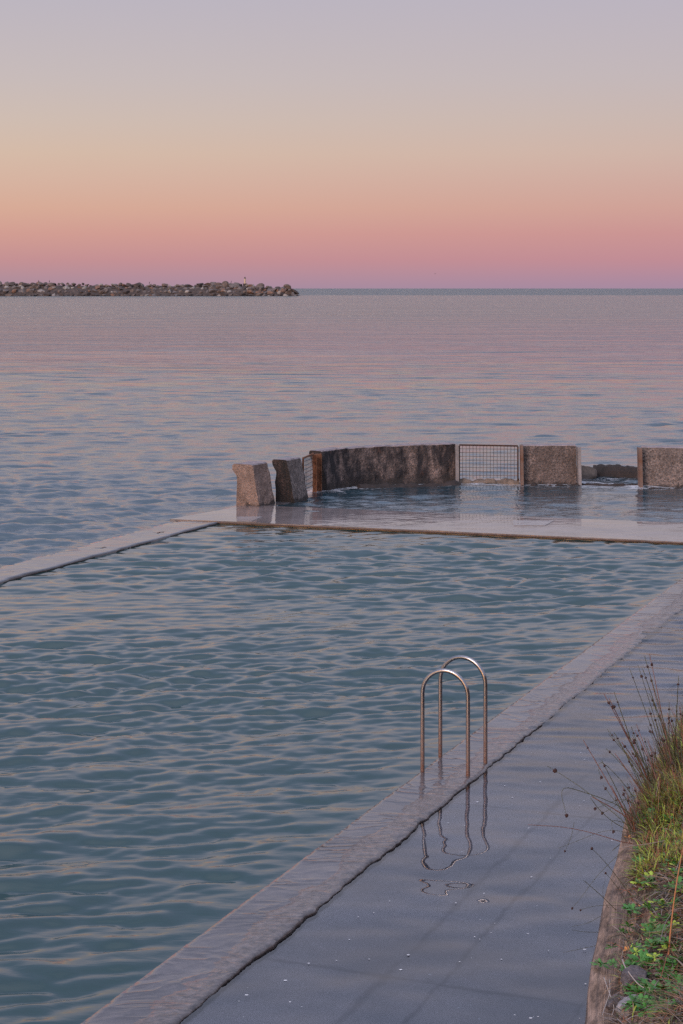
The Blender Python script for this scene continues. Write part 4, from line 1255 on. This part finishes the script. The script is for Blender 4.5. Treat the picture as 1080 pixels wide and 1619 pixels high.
for i in range(120):
    py = prg.uniform(1262, 1425); px = prg.uniform(1010 + max(0, 1300 - py) * 0.6, 1078)
    rosette(px, py, prg.choice('yyg'), prg.uniform(0.8, 1.5), 'small yellow green leafy tuft in the grass below the rushes', 'small yellow green tufts below the rushes')
for i in range(5):
    rosette(prg.uniform(1010, 1075), prg.uniform(1290, 1600), 'o', prg.uniform(0.5, 0.8), 'small fading orange leaf in the tangled grass', 'small orange leaves in the grass')

# ---- stones in the grass
def stone(px, py, r, s, mat, seed, label, sink=0.3):
    p, t = from_px(px, py)
    me = rock_mesh('stone', seed, *s, cuts=7, sub=4, rough=0.10)
    o = link_mesh('stone', me, mat, None, True); o.location = p + Vector((0, 0, r * s[2] * (1 - 2 * sink)))
    o.scale = (r, r, r); o.rotation_euler = (0.1, 0.1, seed)
    return tag(o, label, 'stone')
M_ST1 = mat_rock('grey_purple_stone', (0.055, 0.046, 0.052), (0.19, 0.165, 0.18), scale=3)
M_ST2 = mat_rock('whitish_stone', (0.15, 0.14, 0.15), (0.42, 0.40, 0.43), scale=3)
stone(1003, 1562, 0.055, (0.9, 1.2, 0.9), M_ST1, 3, 'rounded grey purple stone half buried in the bank below the orange leaves')
stone(998, 1600, 0.048, (1.0, 1.1, 0.7), M_ST2, 5, 'whitish stone at the bottom of the bank under the bleached twig')
stone(984, 1590, 0.055, (0.8, 1.3, 0.6), M_ST1, 8, 'low brown grey stone between the roots and the whitish stone', 0.4)

# ---- twigs, roots and reeds lying on the bank
def draw_stem(name, pxs, r, mat, label, cat, lift=0.03, n=6, taper=0.5, lifts=None):
    pts = []
    for i, (px, py) in enumerate(pxs):
        p, t = from_px(px, py)
        if p is None: continue
        pts.append(p + Vector((0, 0, lifts[i] if lifts else lift)))
    # smooth
    P = pts
    for _ in range(2):
        o2 = [P[0]]
        for a, b in zip(P, P[1:]): o2 += [a.lerp(b, 0.25), a.lerp(b, 0.75)]
        P = o2 + [P[-1]]
    m = MB(); m.tube(P, [r * (1 - taper * i / len(P)) for i in range(len(P))], n)
    return tag(m.build(name, mat, None, True), label, cat)
draw_stem('twig', [(984, 1548), (988, 1560), (997, 1572), (1008, 1586), (1018, 1592)], 0.0026, M_ROOT, 'long bleached twig lying diagonally over the grey purple stone', 'twig', 0.06)
draw_stem('root', [(955, 1556), (960, 1570), (965, 1588), (972, 1603), (968, 1616)], 0.0024, M_ROOT, 'pale forked root trailing down the sandstone from the lone sprig', 'root', 0.02)
draw_stem('root', [(964, 1560), (965, 1580), (958, 1600), (952, 1618)], 0.0022, M_ROOT, 'thin pale root hanging left of the forked root', 'root', 0.02)
draw_stem('reed', [(1056, 1534), (1060, 1500), (1067, 1460), (1076, 1420), (1082, 1395)], 0.0030, M_ORANGE, 'tall bright orange reed leaning up the right border', 'reed', 0.09, lifts=[0.02, 0.06, 0.10, 0.13, 0.14])
draw_stem('twig', [(980, 1369), (1000, 1366), (1022, 1364), (1052, 1360)], 0.0022, M_GREYS, 'pale dead stem lying across the middle of the bank', 'twig', 0.07)
draw_stem('reed', [(1045, 1588), (1052, 1560), (1060, 1530)], 0.0018, M_RUSTG, 'thin rusty reed in the green rosettes at lower right', 'reed', 0.08)
draw_stem('twig', [(1062, 1480), (1050, 1500), (1044, 1530)], 0.0016, M_GREYS, 'short grey dead stem left of the orange reed', 'twig', 0.08)

# ------------------------------------------------------------------ rush clumps: stems with knobbly seed heads
M_STEM = mat_leaf('rush_stem_olive', (0.060, 0.058, 0.026), 0.4, 0.6)
M_STEMR = mat_leaf('rush_stem_red', (0.15, 0.060, 0.040), 0.4, 0.6)
srg = random.Random(19)
def seed_head_mesh(seed):
    r = random.Random(seed); bm = bmesh.new(); bmesh.ops.create_icosphere(bm, subdivisions=2, radius=1.0)
    for v in bm.verts: v.co *= 1 + 0.28 * r.uniform(-1, 1)
    me = bpy.data.meshes.new('seed_head'); bm.to_mesh(me); bm.free(); me.materials.append(M_SEED); return me
SH = [seed_head_mesh(i) for i in range(5)]
def px_at_depth(px, py, Yd): return Vector(((px - 540) * Yd / F, Yd, CAM_H - (py - 456) * Yd / F))
def stem(root, base, tip, bend, r, mat, head=0.0, spike=True, mid=None):
    """curved stem from base to tip (world points); head = seed-head radius just below the tip"""
    o = root.location; b = base - o; t = tip - o
    c = (b + t) / 2 + (mid if mid else Vector((0, 0, 0))) + Vector((0, 0, bend))
    P = []
    for i in range(9):
        u = i / 8; P.append(b * (1 - u) ** 2 + c * 2 * u * (1 - u) + t * u * u)
    m = MB(); m.tube(P, [1.25 * r * (1 - 0.45 * i / 8) for i in range(9)], 4)
    so = m.build('stem', mat, root, True)
    if head:
        h = bpy.data.objects.new('seed_head', srg.choice(SH)); COL.objects.link(h); h.parent = so
        k = 7.3 / 8; h.location = b * (1 - k) ** 2 + c * 2 * k * (1 - k) + t * k * k
        h.scale = (head, head, head * 1.15); h.rotation_euler = (srg.uniform(0, 3), srg.uniform(0, 3), 0)
    return so
def clump(label, px, py):
    p, t = from_px(px, py)
    r = empty('rush_clump', p); tag(r, label, 'rush', 'knobbly rush clumps on the rim of the bank')
    return r
C_TOP = clump('tallest rush clump with upright rusty stems beside the rock at the right border', 1072, 1235)
C_MID = clump('dense leaning rush clump in the middle of the bank rim', 1040, 1268)
C_LOW = clump('sprawling rush clump with long stems arching flat over the walkway', 1012, 1320)
C_RIM = clump('sparse rush clump with thin stems poking out low over the rim', 1005, 1430)
def fan(root, tips, r=0.0019, head=0.0058, spread=16, dz=0.0):
    bpx = (root.location.x / root.location.y * F + 540, 456 + (CAM_H - root.location.z) / root.location.y * F)
    for tp in tips:
        px, py = tp[0], tp[1]; h = tp[2] if len(tp) > 2 else 1.0; bd = tp[3] if len(tp) > 3 else 0.0
        b, _ = from_px(bpx[0] + srg.uniform(-spread, spread), bpx[1] + srg.uniform(-10, 14))
        if b is None: b = root.location.copy()
        Yd = root.location.y + srg.uniform(-0.18, 0.35) + dz
        stem(root, b, px_at_depth(px, py, Yd), bd + srg.uniform(-0.01, 0.03), r * srg.uniform(0.8, 1.2),
             M_STEMR if srg.random() < 0.42 else M_STEM, head * h * srg.uniform(0.85, 1.15) if h else 0)
fan(C_TOP, [(1019, 1037, 1.1), (1027, 1034, 1.1), (1009, 1052, 1.1), (1016, 1057, .8), (995, 1056, .7), (1026, 1061, 1), (1073, 1068, .9),
            (1026, 1096, .8), (1031, 1102, .9), (1026, 1120, 1.0), (1058, 1110, .8), (1069, 1115, .8), (1075, 1117, .8), (1080, 1122, .8),
            (1055, 1127, 1), (1060, 1132, 1), (1057, 1136, .9), (1034, 1130, .8), (1039, 1122, .8), (1042, 1127, .7), (1049, 1149, .8),
            (1026, 1139, .9), (1024, 1149, 1), (1028, 1153, .8), (1052, 1143, .7), (1045, 1162, .9), (1048, 1164, .9), (1040, 1172, .8), (1062, 1158, .8), (1075, 1172, 1), (1073, 1178, .9), (1065, 1174, .8)])
fan(C_MID, [(955, 1097, 1), (963, 1104, 1.2), (971, 1094, .7), (1006, 1145, .8), (998, 1149, .8), (1004, 1155, .9), (991, 1158, .7), (1000, 1162, 1.1), (999, 1166, 1.2),
            (1018, 1166, .7), (1014, 1178, 1), (983, 1173, 1), (980, 1176, .8), (994, 1171, .8), (960, 1153, .7), (963, 1161, .8), (971, 1158, .8), (958, 1183, .8),
            (998, 1186, .9), (1001, 1190, 1), (991, 1196, .9), (996, 1206, 1), (1023, 1195, .9), (1030, 1190, 1.2), (1037, 1183, 1), (1009, 1222, .9), (1018, 1212, .8),
            (1024, 1210, .8), (972, 1191, 0), (1065, 1202, 1), (1068, 1215, .9), (1038, 1240, 1), (1060, 1225, .8)])
fan(C_LOW, [(922, 1170, .7), (951, 1202, 1), (865, 1211, 1.3, 0.05), (953, 1241, 1), (992, 1238, .9), (984, 1243, .9), (983, 1250, .9), (1003, 1246, .8),
            (972, 1260, .9), (1010, 1266, 1), (992, 1260, .7), (936, 1260, 0), (967, 1242, 0), (968, 1345, .0)], head=0.006)
# stems that bend right over: drawn with their own curve
def arch(root, pxs, Yd, r, mat, head=0):
    P = [px_at_depth(x, y, Yd - 0.02 * i) - root.location for i, (x, y) in enumerate(pxs)]
    for _ in range(3):
        o2 = [P[0]]
        for a, b in zip(P, P[1:]): o2 += [a.lerp(b, 0.25), a.lerp(b, 0.75)]
        P = o2 + [P[-1]]
    m = MB(); m.tube(P, [r * (1 - 0.5 * i / len(P)) for i in range(len(P))], 4)
    so = m.build('stem', mat, root, True)
    if head:
        h = bpy.data.objects.new('seed_head', srg.choice(SH)); COL.objects.link(h); h.parent = so
        h.location = P[-3]; head *= 0.8; h.scale = (head, head, head * 1.2)
Yl = C_LOW.location.y - 0.05
arch(C_LOW, [(1010, 1300), (990, 1280), (960, 1265), (925, 1253), (892, 1243), (887, 1255), (892, 1275), (896, 1290)], Yl, 0.0019, M_STEM, 0.008)
arch(C_LOW, [(1000, 1334), (982, 1331), (960, 1324), (930, 1315), (890, 1307), (835, 1304)], Yl - 0.1, 0.0019, M_STEMR)
arch(C_LOW, [(1005, 1272), (985, 1262), (962, 1270), (940, 1279)], Yl, 0.0013, M_STEM, 0.007)
arch(C_LOW, [(1000, 1258), (975, 1272), (958, 1283), (952, 1286)], Yl, 0.0013, M_STEM, 0.007)
arch(C_LOW, [(1004, 1262), (975, 1225), (950, 1202), (945, 1215), (951, 1230)], Yl, 0.0014, M_STEM, 0.0075)
arch(C_LOW, [(1010, 1320), (975, 1304), (950, 1284), (934, 1262)], Yl - 0.1, 0.0018, M_STEM)
arch(C_LOW, [(908, 1300), (904, 1322), (896, 1340), (893, 1346)], Yl, 0.0009, M_STEM, 0.005)
arch(C_LOW, [(1000, 1318), (960, 1310), (905, 1333), (882, 1341)], Yl, 0.0010, M_STEM)
arch(C_LOW, [(1006, 1310), (985, 1300), (965, 1295), (970, 1316)], Yl, 0.0012, M_STEM, 0.007)
Yr = C_RIM.location.y + 0.05
arch(C_RIM, [(1000, 1460), (975, 1440), (950, 1415), (923, 1392)], Yr, 0.0016, M_STEM)
arch(C_RIM, [(1000, 1420), (975, 1385), (950, 1355), (935, 1341)], Yr, 0.0014, M_STEM, 0.006)
arch(C_RIM, [(1000, 1445), (985, 1415), (968, 1392), (957, 1380)], Yr, 0.0013, M_STEM, 0.005)
arch(C_RIM, [(985, 1345), (960, 1368), (938, 1392), (920, 1418), (904, 1437)], Yr, 0.0010, M_STEM, 0.005)
arch(C_RIM, [(990, 1452), (960, 1445), (948, 1449), (930, 1460), (904, 1465)], Yr, 0.0010, M_STEM)
arch(C_RIM, [(985, 1432), (955, 1431), (935, 1433), (917, 1439)], Yr, 0.0009, M_STEM, 0.004)
arch(C_RIM, [(985, 1478), (960, 1474), (925, 1474), (904, 1470)], Yr, 0.0010, M_STEM)
arch(C_RIM, [(985, 1487), (955, 1492), (920, 1500), (890, 1506)], Yr, 0.0010, M_STEM)
arch(C_RIM, [(978, 1450), (956, 1430), (952, 1408), (958, 1388)], Yr, 0.0009, M_STEM)
